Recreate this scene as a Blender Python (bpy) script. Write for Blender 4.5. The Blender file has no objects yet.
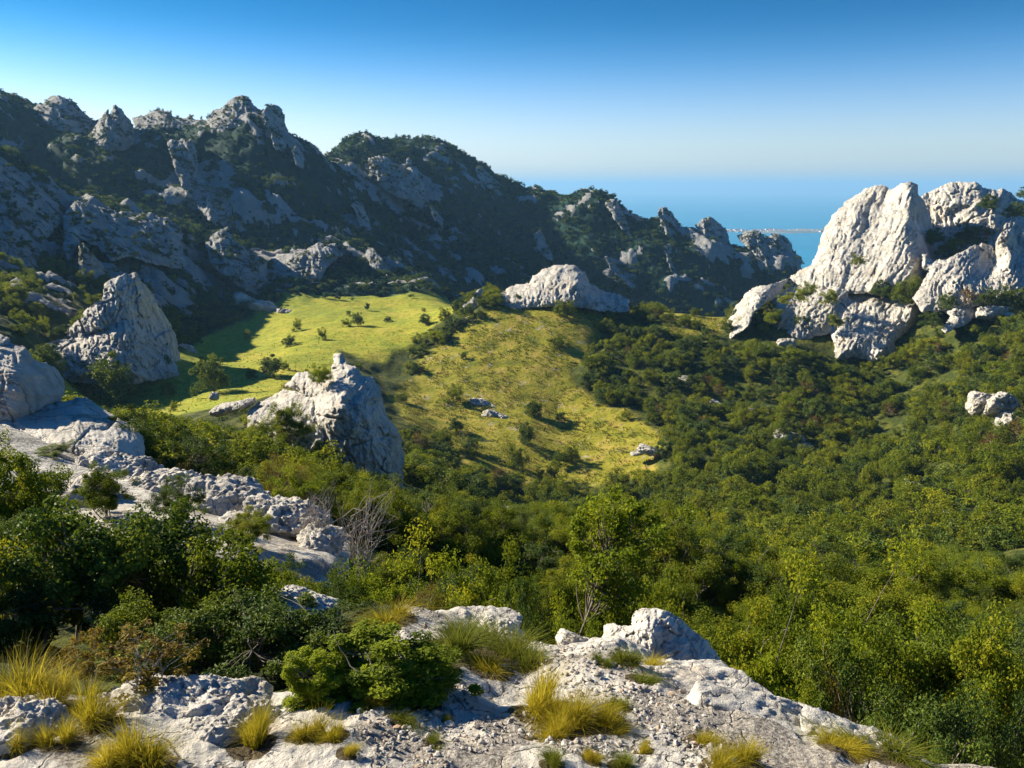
import bpy, bmesh, math, random
import numpy as np
from mathutils import Vector, Matrix, Euler

S = bpy.context.scene
COL = S.collection
rng = np.random.default_rng(11)
random.seed(11)

# ------------------------------------------------------------------ camera numbers
F = 803.0
PITCH = math.radians(13.72)
CA, SA = math.cos(PITCH), math.sin(PITCH)
SUN_AZ = math.radians(-64)          # clockwise from +Y: to the left and beyond
SUN_EL = math.radians(27)

def slope(px, py):
    """x/y and z/y of the sight line through a point of the view"""
    cx = (px - 512) / F
    cy = (384 - py) / F
    dy = CA + cy * SA
    return cx / dy, (-SA + cy * CA) / dy

def P(px, py, d):
    a, b = slope(px, py)
    return np.array([a * d, d, b * d])

def project(p):
    p = np.asarray(p, float)
    x, y, z = p[..., 0], p[..., 1], p[..., 2]
    zc = y * CA - z * SA
    yc = y * SA + z * CA
    zc = np.where(zc < 1e-3, 1e-3, zc)
    return 512 + F * x / zc, 384 - F * yc / zc

# ------------------------------------------------------------------ noise
_pr = np.random.default_rng(5)
_perm = np.concatenate([_pr.permutation(256)] * 3).astype(np.int32)
_g = _pr.normal(size=(256, 3)); _g /= np.linalg.norm(_g, axis=1)[:, None]
_g = _g.astype(np.float32)

def perlin(p):
    p = np.asarray(p, np.float32)
    i = np.floor(p).astype(np.int32)
    f = p - i
    i &= 255
    u = f * f * f * (f * (f * 6 - 15) + 10)
    out = np.zeros(len(p), np.float32)
    for dx in (0, 1):
        wx = u[:, 0] if dx else 1 - u[:, 0]
        hx = _perm[i[:, 0] + dx]
        for dy in (0, 1):
            wy = u[:, 1] if dy else 1 - u[:, 1]
            hy = _perm[hx + i[:, 1] + dy]
            for dz in (0, 1):
                wz = u[:, 2] if dz else 1 - u[:, 2]
                g = _g[_perm[hy + i[:, 2] + dz] & 255]
                out += wx * wy * wz * (g[:, 0] * (f[:, 0] - dx) + g[:, 1] * (f[:, 1] - dy) + g[:, 2] * (f[:, 2] - dz))
    return out * 1.6

def fbm(p, o=4, gain=.5, lac=2.03):
    a, t = 1.0, 0
    p = np.asarray(p, np.float32)
    for k in range(o):
        t = t + a * perlin(p + 17.3 * k)
        p = p * lac; a *= gain
    return t

def ridged(p, o=4, gain=.5, lac=2.07):
    a, t, w = 1.0, 0, 0
    p = np.asarray(p, np.float32)
    for k in range(o):
        t = t + a * (1 - np.abs(perlin(p + 31.7 * k)) * 1.6)
        w += a
        p = p * lac; a *= gain
    return t / w

def sstep(a, b, x):
    t = np.clip((x - a) / (b - a), 0, 1)
    return t * t * (3 - 2 * t)

# ------------------------------------------------------------------ mesh helpers
def mesh_from(name, V, faces_flat, nper, mat, parent=None, smooth=True, attrs=None):
    V = np.asarray(V, np.float32)
    faces_flat = np.asarray(faces_flat, np.int32).ravel()
    nf = len(faces_flat) // nper
    me = bpy.data.meshes.new(name)
    me.vertices.add(len(V)); me.vertices.foreach_set('co', V.ravel())
    me.loops.add(len(faces_flat)); me.loops.foreach_set('vertex_index', faces_flat)
    me.polygons.add(nf)
    me.polygons.foreach_set('loop_start', np.arange(0, nf * nper, nper, dtype=np.int32))
    me.polygons.foreach_set('use_smooth', np.full(nf, smooth, bool))
    me.update(calc_edges=True)
    for k, v in (attrs or {}).items():
        a = me.attributes.new(k, 'FLOAT', 'POINT')
        a.data.foreach_set('value', np.asarray(v, np.float32).ravel())
    if mat:
        for m in (mat if isinstance(mat, (list, tuple)) else [mat]):
            me.materials.append(m)
    return me

def link(name, me, parent=None, col=None):
    o = bpy.data.objects.new(name, me)
    (col or COL).objects.link(o)
    if parent: o.parent = parent
    return o

def tag(o, label=None, cat=None, group=None, kind=None):
    if label: o['label'] = label
    if cat: o['category'] = cat
    if group: o['group'] = group
    if kind: o['kind'] = kind
    return o

def empty(name, loc=(0, 0, 0), rz=0, s=1):
    o = bpy.data.objects.new(name, None); COL.objects.link(o)
    o.location = loc; o.rotation_euler = (0, 0, rz); o.scale = (s, s, s)
    o.empty_display_size = .1
    return o

# ------------------------------------------------------------------ materials
class N:
    def __init__(self, name):
        self.m = bpy.data.materials.new(name); self.m.use_nodes = True
        self.t = self.m.node_tree; self.t.nodes.clear()
        self.out = self.t.nodes.new('ShaderNodeOutputMaterial')
    def n(self, typ, **kw):
        o = self.t.nodes.new(typ)
        for k, v in kw.items():
            if k.startswith('i_'):
                key = k[2:]
                o.inputs[int(key) if key.isdigit() else key.replace('_', ' ')].default_value = v
            else: setattr(o, k, v)
        return o
    def l(self, a, b): self.t.links.new(a, b)
    def noise(self, vec, scale, detail=5, rough=.55, dist=0):
        o = self.n('ShaderNodeTexNoise', i_Scale=scale, i_Detail=detail, i_Roughness=rough, i_Distortion=dist)
        self.l(vec, o.inputs['Vector']); return o.outputs['Fac']
    def ramp(self, fac, stops):
        o = self.n('ShaderNodeValToRGB'); e = o.color_ramp.elements
        while len(e) < len(stops): e.new(.5)
        for k, (p, c) in enumerate(stops):
            e[k].position = p; e[k].color = (*c, 1) if len(c) == 3 else c
        self.l(fac, o.inputs[0]); return o.outputs[0]
    def step(self, fac, a, b):
        o = self.n('ShaderNodeMapRange', interpolation_type='SMOOTHSTEP')
        o.inputs[1].default_value = a; o.inputs[2].default_value = b
        self.l(fac, o.inputs[0]); return o.outputs[0]
    def mix(self, fac, a, b, mode='MIX'):
        o = self.n('ShaderNodeMix', data_type='RGBA', blend_type=mode)
        for s, v in ((0, fac), (6, a), (7, b)):
            if isinstance(v, (int, float)): o.inputs[s].default_value = v
            elif isinstance(v, tuple): o.inputs[s].default_value = (*v, 1)
            else: self.l(v, o.inputs[s])
        return o.outputs[2]
    def math(self, op, a, b=0.0, c=None):
        o = self.n('ShaderNodeMath', operation=op)
        for s, v in ((0, a), (1, b), (2, c)):
            if v is None: continue
            if isinstance(v, (int, float)): o.inputs[s].default_value = v
            else: self.l(v, o.inputs[s])
        return o.outputs[0]
    def attr(self, name):
        o = self.n('ShaderNodeAttribute', attribute_name=name); return o.outputs['Fac']
    def coords(self, scale=1.0):
        g = self.n('ShaderNodeNewGeometry')
        return g.outputs['Position']
    def bump(self, h, strength, dist):
        o = self.n('ShaderNodeBump', i_Strength=strength, i_Distance=dist)
        self.l(h, o.inputs['Height']); return o.outputs[0]

def rock_colour(k, pos, s, dark=1.0):
    """weathered limestone: pale grey with dark lichen, ochre stains and seams; s = size of one stain in metres"""
    n1 = k.noise(pos, .7 / s, 6, .62, .3)
    n2 = k.noise(pos, 3.1 / s, 8, .68)
    n3 = k.noise(pos, .33 / s, 4, .6)
    n4 = k.noise(pos, 11. / s, 4, .7)
    base = k.ramp(n1, [(.3, (.36, .34, .305)), (.5, (.54, .51, .45)), (.68, (.66, .62, .55))])
    base = k.mix(k.step(n2, .56, .74), base, (.19, .185, .17))
    base = k.mix(k.math('MULTIPLY', k.step(n3, .53, .70), .38), base, (.47, .35, .22))
    base = k.mix(k.math('MULTIPLY', k.step(n4, .60, .78), .55), base, (.14, .14, .13))
    if dark != 1: base = k.mix(1.0, base, (dark * .94, dark, dark * 1.10), 'MULTIPLY')  # bluish multiply puts the mountain's blue shade into the far stone colour
    return base, n1, n2, n4

def rock_material(name, s, bumpd, scrub=0.0):
    k = N(name)
    pos = k.coords()
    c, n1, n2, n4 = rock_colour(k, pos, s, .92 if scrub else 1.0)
    mst = k.n('ShaderNodeMapping'); mst.inputs['Rotation'].default_value = (0, math.radians(-16), 0); mst.inputs['Scale'].default_value = (1, 1, .10); k.l(pos, mst.inputs['Vector'])
    st = k.step(k.noise(mst.outputs[0], 1.3 / s, 5, .6), .52, .68)
    c = k.mix(k.math('MULTIPLY', st, .45), c, (.21, .20, .185))
    v = k.n('ShaderNodeTexVoronoi', feature='DISTANCE_TO_EDGE', i_Scale=.55 / s)
    wob = k.n('ShaderNodeVectorMath', operation='MULTIPLY_ADD')
    nz = k.n('ShaderNodeTexNoise', i_Scale=.8 / s, i_Detail=4)
    k.l(pos, nz.inputs['Vector']); k.l(nz.outputs['Color'], wob.inputs[0]); wob.inputs[1].default_value = (1.6 * s,) * 3; k.l(pos, wob.inputs[2])
    sq = k.n('ShaderNodeVectorMath', operation='MULTIPLY'); sq.inputs[1].default_value = (1, 1, .55); k.l(wob.outputs[0], sq.inputs[0])
    k.l(sq.outputs[0], v.inputs['Vector'])
    crack = k.step(v.outputs['Distance'], 0, .035)
    c = k.mix(k.math('MULTIPLY', k.math('SUBTRACT', 1.0, crack), .6), c, (.12, .115, .105))
    if scrub:
        mp = k.n('ShaderNodeMapping'); mp.inputs['Rotation'].default_value = (0, math.radians(-30), 0); mp.inputs['Scale'].default_value = (.45, 1, 1.2); k.l(pos, mp.inputs['Vector'])
        c = k.mix(k.math('MULTIPLY', k.step(k.noise(mp.outputs[0], .22, 7, .68), .535, .60), scrub), c, (.030, .045, .012))
    h = k.math('ADD', k.math('MULTIPLY', n2, .8), k.math('MULTIPLY', n4, .35))
    h = k.math('ADD', h, k.math('MULTIPLY', crack, .25))
    b = k.n('ShaderNodeBsdfPrincipled', i_Roughness=.9)
    b.inputs['Specular IOR Level'].default_value = .2
    k.l(c, b.inputs['Base Color']); k.l(k.bump(h, .9, bumpd), b.inputs['Normal'])
    k.l(b.outputs[0], k.out.inputs[0])
    return k.m

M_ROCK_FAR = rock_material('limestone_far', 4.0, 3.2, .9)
M_ROCK_MID = rock_material('limestone_cliff', 2.2, .6)
M_ROCK_NEARISH = rock_material('limestone_outcrop', .7, .16)
M_ROCK_NEAR = rock_material('limestone_boulder', .16, .03)

def leaf_material(name, dark, mid, light, trans=.35, spec=.12):
    k = N(name)
    t = k.attr('tint')
    oi = k.n('ShaderNodeObjectInfo')
    f = k.math('ADD', k.math('MULTIPLY', t, .75), k.math('MULTIPLY', oi.outputs['Random'], .32))
    c = k.ramp(f, [(.12, dark), (.5, mid), (.95, light)])
    b = k.n('ShaderNodeBsdfPrincipled', i_Roughness=.65)
    b.inputs['Specular IOR Level'].default_value = spec
    k.l(c, b.inputs['Base Color'])
    tr = k.n('ShaderNodeBsdfTranslucent')
    k.l(k.mix(.5, c, (.75, .80, .05), 'MULTIPLY') if False else c, tr.inputs['Color'])
    mx = k.n('ShaderNodeMixShader'); mx.inputs[0].default_value = trans
    k.l(b.outputs[0], mx.inputs[1]); k.l(tr.outputs[0], mx.inputs[2])
    k.l(mx.outputs[0], k.out.inputs[0])
    return k.m

M_LEAF = leaf_material('leaf_green', (.036, .062, .005), (.145, .190, .012), (.34, .33, .018), .42)
M_LEAF_DARK = leaf_material('leaf_dark', (.018, .042, .007), (.072, .120, .012), (.20, .235, .016), .32, .3)
M_LEAF_LIGHT = leaf_material('leaf_light', (.07, .115, .008), (.22, .27, .014), (.44, .41, .022), .48)
M_LEAF_DRY = leaf_material('leaf_dry', (.06, .04, .010), (.16, .10, .02), (.28, .19, .03), .3)
M_LEAF_FAR = leaf_material('leaf_far', (.007, .038, .030), (.020, .076, .048), (.065, .13, .040), .2)  # blue green: the mountain's blue shade is put into the far leaf colour
M_GRASS = leaf_material('grass_golden', (.17, .15, .010), (.40, .33, .020), (.60, .48, .05), .45)
M_GRASS_GREEN = leaf_material('grass_green', (.05, .08, .008), (.13, .16, .014), (.25, .25, .03), .4)

def bark_material(name, c0, c1):
    k = N(name); pos = k.coords()
    n = k.noise(pos, 14, 5)
    b = k.n('ShaderNodeBsdfPrincipled', i_Roughness=.9)
    k.l(k.ramp(n, [(.35, c0), (.65, c1)]), b.inputs['Base Color'])
    k.l(k.bump(n, .6, .01), b.inputs['Normal'])
    k.l(b.outputs[0], k.out.inputs[0]); return k.m
M_BARK = bark_material('bark', (.07, .055, .04), (.22, .19, .15))
M_BARK_GREY = bark_material('bark_dead', (.20, .17, .15), (.42, .37, .33))

# ------------------------------------------------------------------ terrain: control points
ctrl = []
def cp(px, py, d): ctrl.append(tuple(P(px, py, d)))
def ch(px, d, z):
    a, _ = slope(px, 384); ctrl.append((a * d * 1.0, d, z))

# under and around the camera
for th in (-75, -45, -15, 15, 45, 75):
    a = math.radians(th)
    ctrl.append((math.sin(a) * .8, math.cos(a) * .8, -1.95))
# foreground rock shelf
for q in ((50, 768, 2.75), (300, 768, 2.8), (512, 768, 2.85), (800, 768, 2.95), (1000, 768, 3.2),
          (0, 690, 3.5), (180, 690, 3.6), (300, 690, 3.7), (512, 690, 3.9), (700, 690, 4.1), (850, 738, 3.55),
          (335, 622, 5.4), (420, 617, 5.6), (520, 640, 5.1), (620, 655, 5.0), (720, 690, 4.35), (860, 745, 3.6), (940, 768, 3.3),
          (100, 680, 4.3), (220, 685, 4.2), (290, 690, 4.1), (0, 670, 4.2)):
    cp(*q)
# drop beyond the shelf
for q in ((420, 7.5, -5.2), (560, 7.2, -5.6), (700, 6.4, -5.6), (850, 5.8, -5.6), (1000, 5.2, -5.4), (1150, 5, -5.2),
          (850, 9, -7.6), (1000, 9, -7.4), (1150, 9, -7.2), (700, 10, -8.2), (560, 10, -7.7), (430, 11, -7.6), (300, 9, -5.6), (290, 6, -4.0), (150, 6, -3.7), (30, 6, -3.6), (100, 8, -4.3), (-100, 8, -3.6),
          (200, 9.5, -4.9)):
    ch(*q)
for q in ((20, 430, 17), (150, 482, 15), (230, 515, 13.5), (300, 540, 12.5), (335, 560, 11.5), (0, 530, 11)):
    cp(*q)
for q in ((-120, 17, -4.5), (0, 30, -9.8), (0, 60, -20), (-150, 40, -10), (150, 28, -12.6), (100, 75, -25), (180, 90, -28.5), (-150, 80, -20)): ch(*q)
for q in ((200, 474, 38), (250, 458, 55), (100, 412, 112), (250, 402, 108), (400, 500, 50), (300, 480, 38), (450, 540, 25),
          (560, 565, 22), (650, 570, 22), (350, 500, 54), (430, 500, 66)):
    cp(*q)
for q in ((512, 100, -45), (600, 90, -43), (700, 80, -39), (430, 100, -38), (520, 70, -33), (600, 55, -26), (700, 45, -22), (800, 30, -17), (950, 30, -16), (1150, 30, -14)): ch(*q)
# right wooded slope
for q in ((1000, 560, 60), (850, 560, 72), (750, 520, 95), (1020, 430, 110), (900, 430, 140), (1020, 330, 165), (860, 360, 182),
          (750, 345, 185), (690, 315, 212), (700, 440, 135), (800, 470, 120), (940, 350, 172), (800, 400, 155), (1020, 292, 190), (960, 296, 190),
          (860, 292, 210), (920, 265, 228), (1000, 256, 232), (800, 300, 208)):
    cp(*q)
for q in ((1150, 120, -26), (1150, 180, -16), (1150, 230, -10), (900, 262, -26), (1000, 270, -20), (800, 250, -40), (860, 300, -60), (1000, 330, -50), (720, 270, -62), (620, 260, -60), (540, 260, -50), (1150, 300, -20)): ch(*q)
# central hill
for q in ((560, 492, 122), (440, 440, 135), (650, 465, 128), (560, 400, 162), (500, 350, 182), (540, 303, 205), (590, 305, 207), (490, 305, 205),
          (625, 330, 196), (700, 395, 160), (655, 312, 214), (430, 330, 202), (400, 385, 165), (520, 440, 140), (600, 430, 146)):
    cp(*q)
# meadow
for q in ((300, 299, 270), (200, 322, 234), (300, 345, 196), (330, 325, 222), (230, 370, 166), (150, 392, 140), (400, 311, 250), (440, 301, 276), (90, 395, 135), (350, 370, 165)):
    cp(*q)
for q in ((220, 289, 288), (330, 288, 295), (430, 289, 305), (160, 335, 200)):
    cp(*q)
# left foot of the mountain and its spur
for q in ((100, 352, 150), (30, 335, 130), (0, 318, 150), (60, 300, 178), (130, 290, 215), (190, 285, 255)):
    cp(*q)
for q in ((0, 152, 285), (60, 190, 295), (130, 210, 312), (200, 236, 322), (260, 254, 330), (320, 262, 335)):
    cp(*q)
for q in ((0, 240, 215), (60, 250, 232), (130, 262, 258), (200, 268, 285), (260, 274, 300)):
    cp(*q)
for q in ((-200, 260, 24), (-400, 260, 34), (-300, 180, 10), (-300, 120, -8), (-300, 420, 105), (-450, 330, 62), (-420, 430, 122), (-430, 520, 128), (-520, 500, 128)): ch(*q)  # unseen ridge out of view on the left, shaped to shade the mountain
# second ridge
for q in ((0, 94, 440), (20, 103, 442), (65, 122, 446), (115, 140, 428), (160, 126, 466), (200, 128, 455), (236, 118, 446), (262, 114, 440), (275, 121, 432), (300, 143, 420), (0, 140, 385), (60, 145, 390), (120, 165, 380), (330, 210, 385), (365, 250, 350), (395, 285, 318)):
    cp(*q)
for q in ((60, 370, 0), (150, 360, -6), (220, 365, -8), (280, 350, -22)): ch(*q)
for q in ((0, 600, 10), (120, 600, 5), (250, 600, -10), (300, 470, 10)): ch(*q)
# third ridge
for q in ((340, 143, 520), (372, 139, 540), (430, 142, 540), (480, 165, 535), (530, 190, 525), (575, 196, 520), (430, 180, 495), (500, 215, 490), (400, 225, 440), (470, 260, 420), (450, 295, 360), (540, 250, 460), (530, 290, 400)):
    cp(*q)
for q in ((372, 720, -40), (480, 720, -80), (560, 680, -110), (420, 330, -39), (480, 335, -58), (560, 350, -70)): ch(*q)
# fourth ridge, running down to the right
for q in ((610, 199, 485), (660, 220, 475), (710, 233, 468), (760, 247, 462), (800, 266, 455), (610, 250, 450), (660, 270, 435), (620, 300, 415), (700, 300, 418), (750, 300, 425)):
    cp(*q)
for q in ((640, 560, -110), (720, 560, -140), (800, 540, -150), (850, 480, -140), (850, 400, -110), (720, 360, -88), (640, 355, -80), (900, 450, -150), (1000, 450, -130), (1150, 450, -110)): ch(*q)
for th in (-80, -50, -20, 10, 40, 80):
    a = math.radians(th)
    for r, z in ((900, -170), (1600, -260)):
        ctrl.append((math.sin(a) * r, math.cos(a) * r, z + (200 if th < -40 and r < 1000 else 0)))
ctrl = np.array(ctrl)
KT = 2.2
def uv_of(x, y):
    r = np.hypot(x, y)
    th = np.clip(np.arctan2(x, y), -1.35, 1.35)
    return th * KT, np.log(np.maximum(r, .5)), r
def tps(d2): return .5 * d2 * np.log(d2 + 1e-9)
cu, cv, cr = uv_of(ctrl[:, 0], ctrl[:, 1])
cs = ctrl[:, 2] / cr
n = len(cu)
A = tps((cu[:, None] - cu) ** 2 + (cv[:, None] - cv) ** 2) + np.eye(n) * 6e-5
Q = np.stack([np.ones(n), cu, cv], 1)
K = np.block([[A, Q], [Q.T, np.zeros((3, 3))]])
wts = np.linalg.solve(K, np.concatenate([cs, np.zeros(3)]))

def base_z(x, y):
    u, v, r = uv_of(x, y)
    out = np.empty(len(u))
    for a in range(0, len(u), 40000):
        b = slice(a, a + 40000)
        out[b] = tps((u[b, None] - cu) ** 2 + (v[b, None] - cv) ** 2) @ wts[:n] + wts[n] + wts[n + 1] * u[b] + wts[n + 2] * v[b]
    return out * r

def in_poly(px, py, poly):
    c = np.zeros(len(px), bool)
    j = len(poly) - 1
    for i in range(len(poly)):
        xi, yi = poly[i]; xj, yj = poly[j]
        c ^= ((yi > py) != (yj > py)) & (px < (xj - xi) * (py - yi) / (yj - yi + 1e-9) + xi)
        j = i
    return c

def ground_ring(poly, d_of):
    """a map outline of an area on the ground, from sight lines and distances"""
    return poly

MEADOW = [(60, 385), (120, 372), (185, 352), (212, 332), (250, 318), (285, 296), (430, 294), (462, 304), (430, 330), (385, 362), (335, 352), (335, 390), (262, 398), (175, 418), (80, 418), (50, 396)]
HILL = [(380, 400), (430, 350), (490, 312), (540, 300), (585, 302), (606, 315), (600, 340), (560, 372), (590, 398), (640, 425), (672, 452), (650, 478), (600, 485), (560, 497), (500, 482), (450, 455), (415, 430)]
SADDLE = [(660, 318), (700, 306), (735, 300), (725, 330), (680, 335)]

# polar sheet, fine inside the field of view
th_in = np.linspace(-math.radians(40), math.radians(38), 800)
th_out_l = np.linspace(-math.radians(178), -math.radians(40.3), 60)
th_out_r = np.linspace(math.radians(38.3), math.radians(178), 60)
TH = np.concatenate([th_out_l, th_in, th_out_r])
rr = np.concatenate([np.geomspace(.6, 2.4, 20)[:-1], np.geomspace(2.4, 7, 240)[:-1], np.geomspace(7, 100, 160)[:-1], np.geomspace(100, 560, 420)[:-1], np.geomspace(560, 1600, 30)])
NT, NR = len(TH), len(rr)
TT, RR = np.meshgrid(TH, rr)
X = (np.sin(TT) * RR).ravel(); Y = (np.cos(TT) * RR).ravel(); R = RR.ravel()
Zb = base_z(X, Y)
p3 = np.stack([X, Y, Zb], 1)
px0, py0 = project(p3)
jx = perlin(np.stack([X, Y, 0 * X], 1) / 9) * 14 + perlin(np.stack([X, Y, 0 * X + 3], 1) / 3) * 7
jy = perlin(np.stack([X, Y, 0 * X + 9], 1) / 9) * 7
front = (Y > 60) & (Y < 330)
meadow = (in_poly(px0 + jx * .5, py0 + jy * .4, MEADOW) & front & (Y > 100)).astype(np.float32)
hillg = ((in_poly(px0 + jx, py0 + jy, HILL) | in_poly(px0 + jx, py0 + jy, SADDLE)) & front & (Y > 100)).astype(np.float32)
def blur(a, k):
    a = a.reshape(NR, NT)
    for _ in range(k):
        a = (a + np.roll(a, 1, 0) + np.roll(a, -1, 0) + np.roll(a, 1, 1) + np.roll(a, -1, 1)) / 5
    return a.ravel()
meadow_s, hill_s = blur(meadow, 3), blur(hillg, 3)
flat_s = blur(np.maximum(meadow, hillg), 14)

# shape detail
mount = sstep(240, 330, R + perlin(np.stack([X, Y, 0 * X], 1) / 60) * 25) * (1 - flat_s)
mount = np.where((X < -70) & (Y > 130), np.maximum(mount, (1 - flat_s) * sstep(-70, -110, X)), mount)
pn = np.stack([X, Y, Zb * .6], 1)
# strata lean down to the right, so the ridged pattern is stretched along that line
ca, sa = math.cos(math.radians(28)), math.sin(math.radians(28))
pr = np.stack([(X * ca - Y * sa) * .55, (X * sa + Y * ca), Zb * .5], 1)
rid = ridged(pr / 62, 5)
rid2 = ridged(pr / 21 + 7, 4)
rid3 = ridged(pr / 8.5 + 3, 4)
Z = Zb + mount * ((rid - .62) * 9 + (rid2 - .6) * 8 + (rid3 - .6) * 4.2)
mid = (1 - mount) * sstep(12, 60, R)
Z += mid * (1 - flat_s * .8) * fbm(pn / 16, 4) * 1.5 + mid * flat_s * fbm(pn / 14, 3) * .45
near = 1 - sstep(7, 16, R)
pr2 = np.stack([X, Y, Zb], 1)
sel = R < 20
dn = np.zeros_like(Z)
q = pr2[sel]
dn[sel] = fbm(q / .9, 4) * .05 + (ridged(q / .34 + 5, 4) - .6) * .04 + np.maximum(0, fbm(q / .07, 2)) * .010
Z += near * dn
# bare rock on the mountain: by steepness and by noise along the strata
Zg = Z.reshape(NR, NT)
drr = np.gradient(Zg, axis=0) / np.gradient(RR, axis=0)
dth = np.gradient(Zg, axis=1) / (np.gradient(TT, axis=1) * RR)
steep = np.sqrt(drr ** 2 + dth ** 2).ravel()
blob = np.zeros_like(Z)
BARE_BLOBS = []   # (px, py, d, radius m): faces that the photo shows as bare stone
for (bx, by, bd, br, k) in ((50, 230, 240, 50, 1), (20, 180, 262, 30, .9), (120, 250, 262, 42, 1), (210, 262, 290, 26, .9), (195, 185, 385, 26, 1), (225, 215, 370, 24, .8), (245, 110, 430, 17, .8), (278, 130, 415, 14, 1),
                            (112, 128, 420, 18, 1), (390, 180, 470, 30, 1), (360, 215, 385, 12, 1), (380, 260, 340, 10, 1), (430, 215, 440, 12, .8), (628, 220, 478, 16, 1), (625, 270, 440, 14, .9), (715, 240, 460, 22, 1), (770, 250, 458, 24, 1), (300, 270, 325, 20, .9),
                            (545, 245, 462, 9, .8), (470, 185, 515, 14, .5), (300, 150, 412, 12, .8), (680, 240, 465, 14, .6)):
    c = P(bx, by, bd)
    d2 = ((X - c[0]) ** 2 + (Y - c[1]) ** 2 + (Zb - c[2]) ** 2) / br ** 2
    BARE_BLOBS.append((c, br, k))
    blob = np.maximum(blob, k * sstep(1.5, .1, d2))
rib = .42 * (rid2 - .6) + .38 * (rid3 - .6) + .22 * (rid - .62) + .05 * sstep(.9, 1.6, steep)
bare = sstep(-.02, .06, rib + .20 * (blob - .62) + .05 * fbm(pr / 5 + 11, 3)) * mount
near_rock = (1 - sstep(5.5, 7.5, R + .6 * perlin(pr2 / 1.1))) * 1.0
left_sh = sstep(-.5, -1.0, X) * sstep(3.9, 4.4, R)
near_rock *= 1 - left_sh
near_rock = np.maximum(near_rock, ((X < -2.2 - (Y - 10) * .02) & (X > -22) & (Y > 10.3) & (Y < 27) & (px0 < 350)) * .8)
scree = (1 - flat_s) * mid * sstep(.22, .5, fbm(pn / 7 + 2, 4)) * .0

rockm = np.clip(np.maximum(bare, near_rock), 0, 1)
idx = np.arange(NR * NT).reshape(NR, NT)
quads = np.stack([idx[:-1, :-1], idx[:-1, 1:], idx[1:, 1:], idx[1:, :-1]], -1).reshape(-1, 4)

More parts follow.
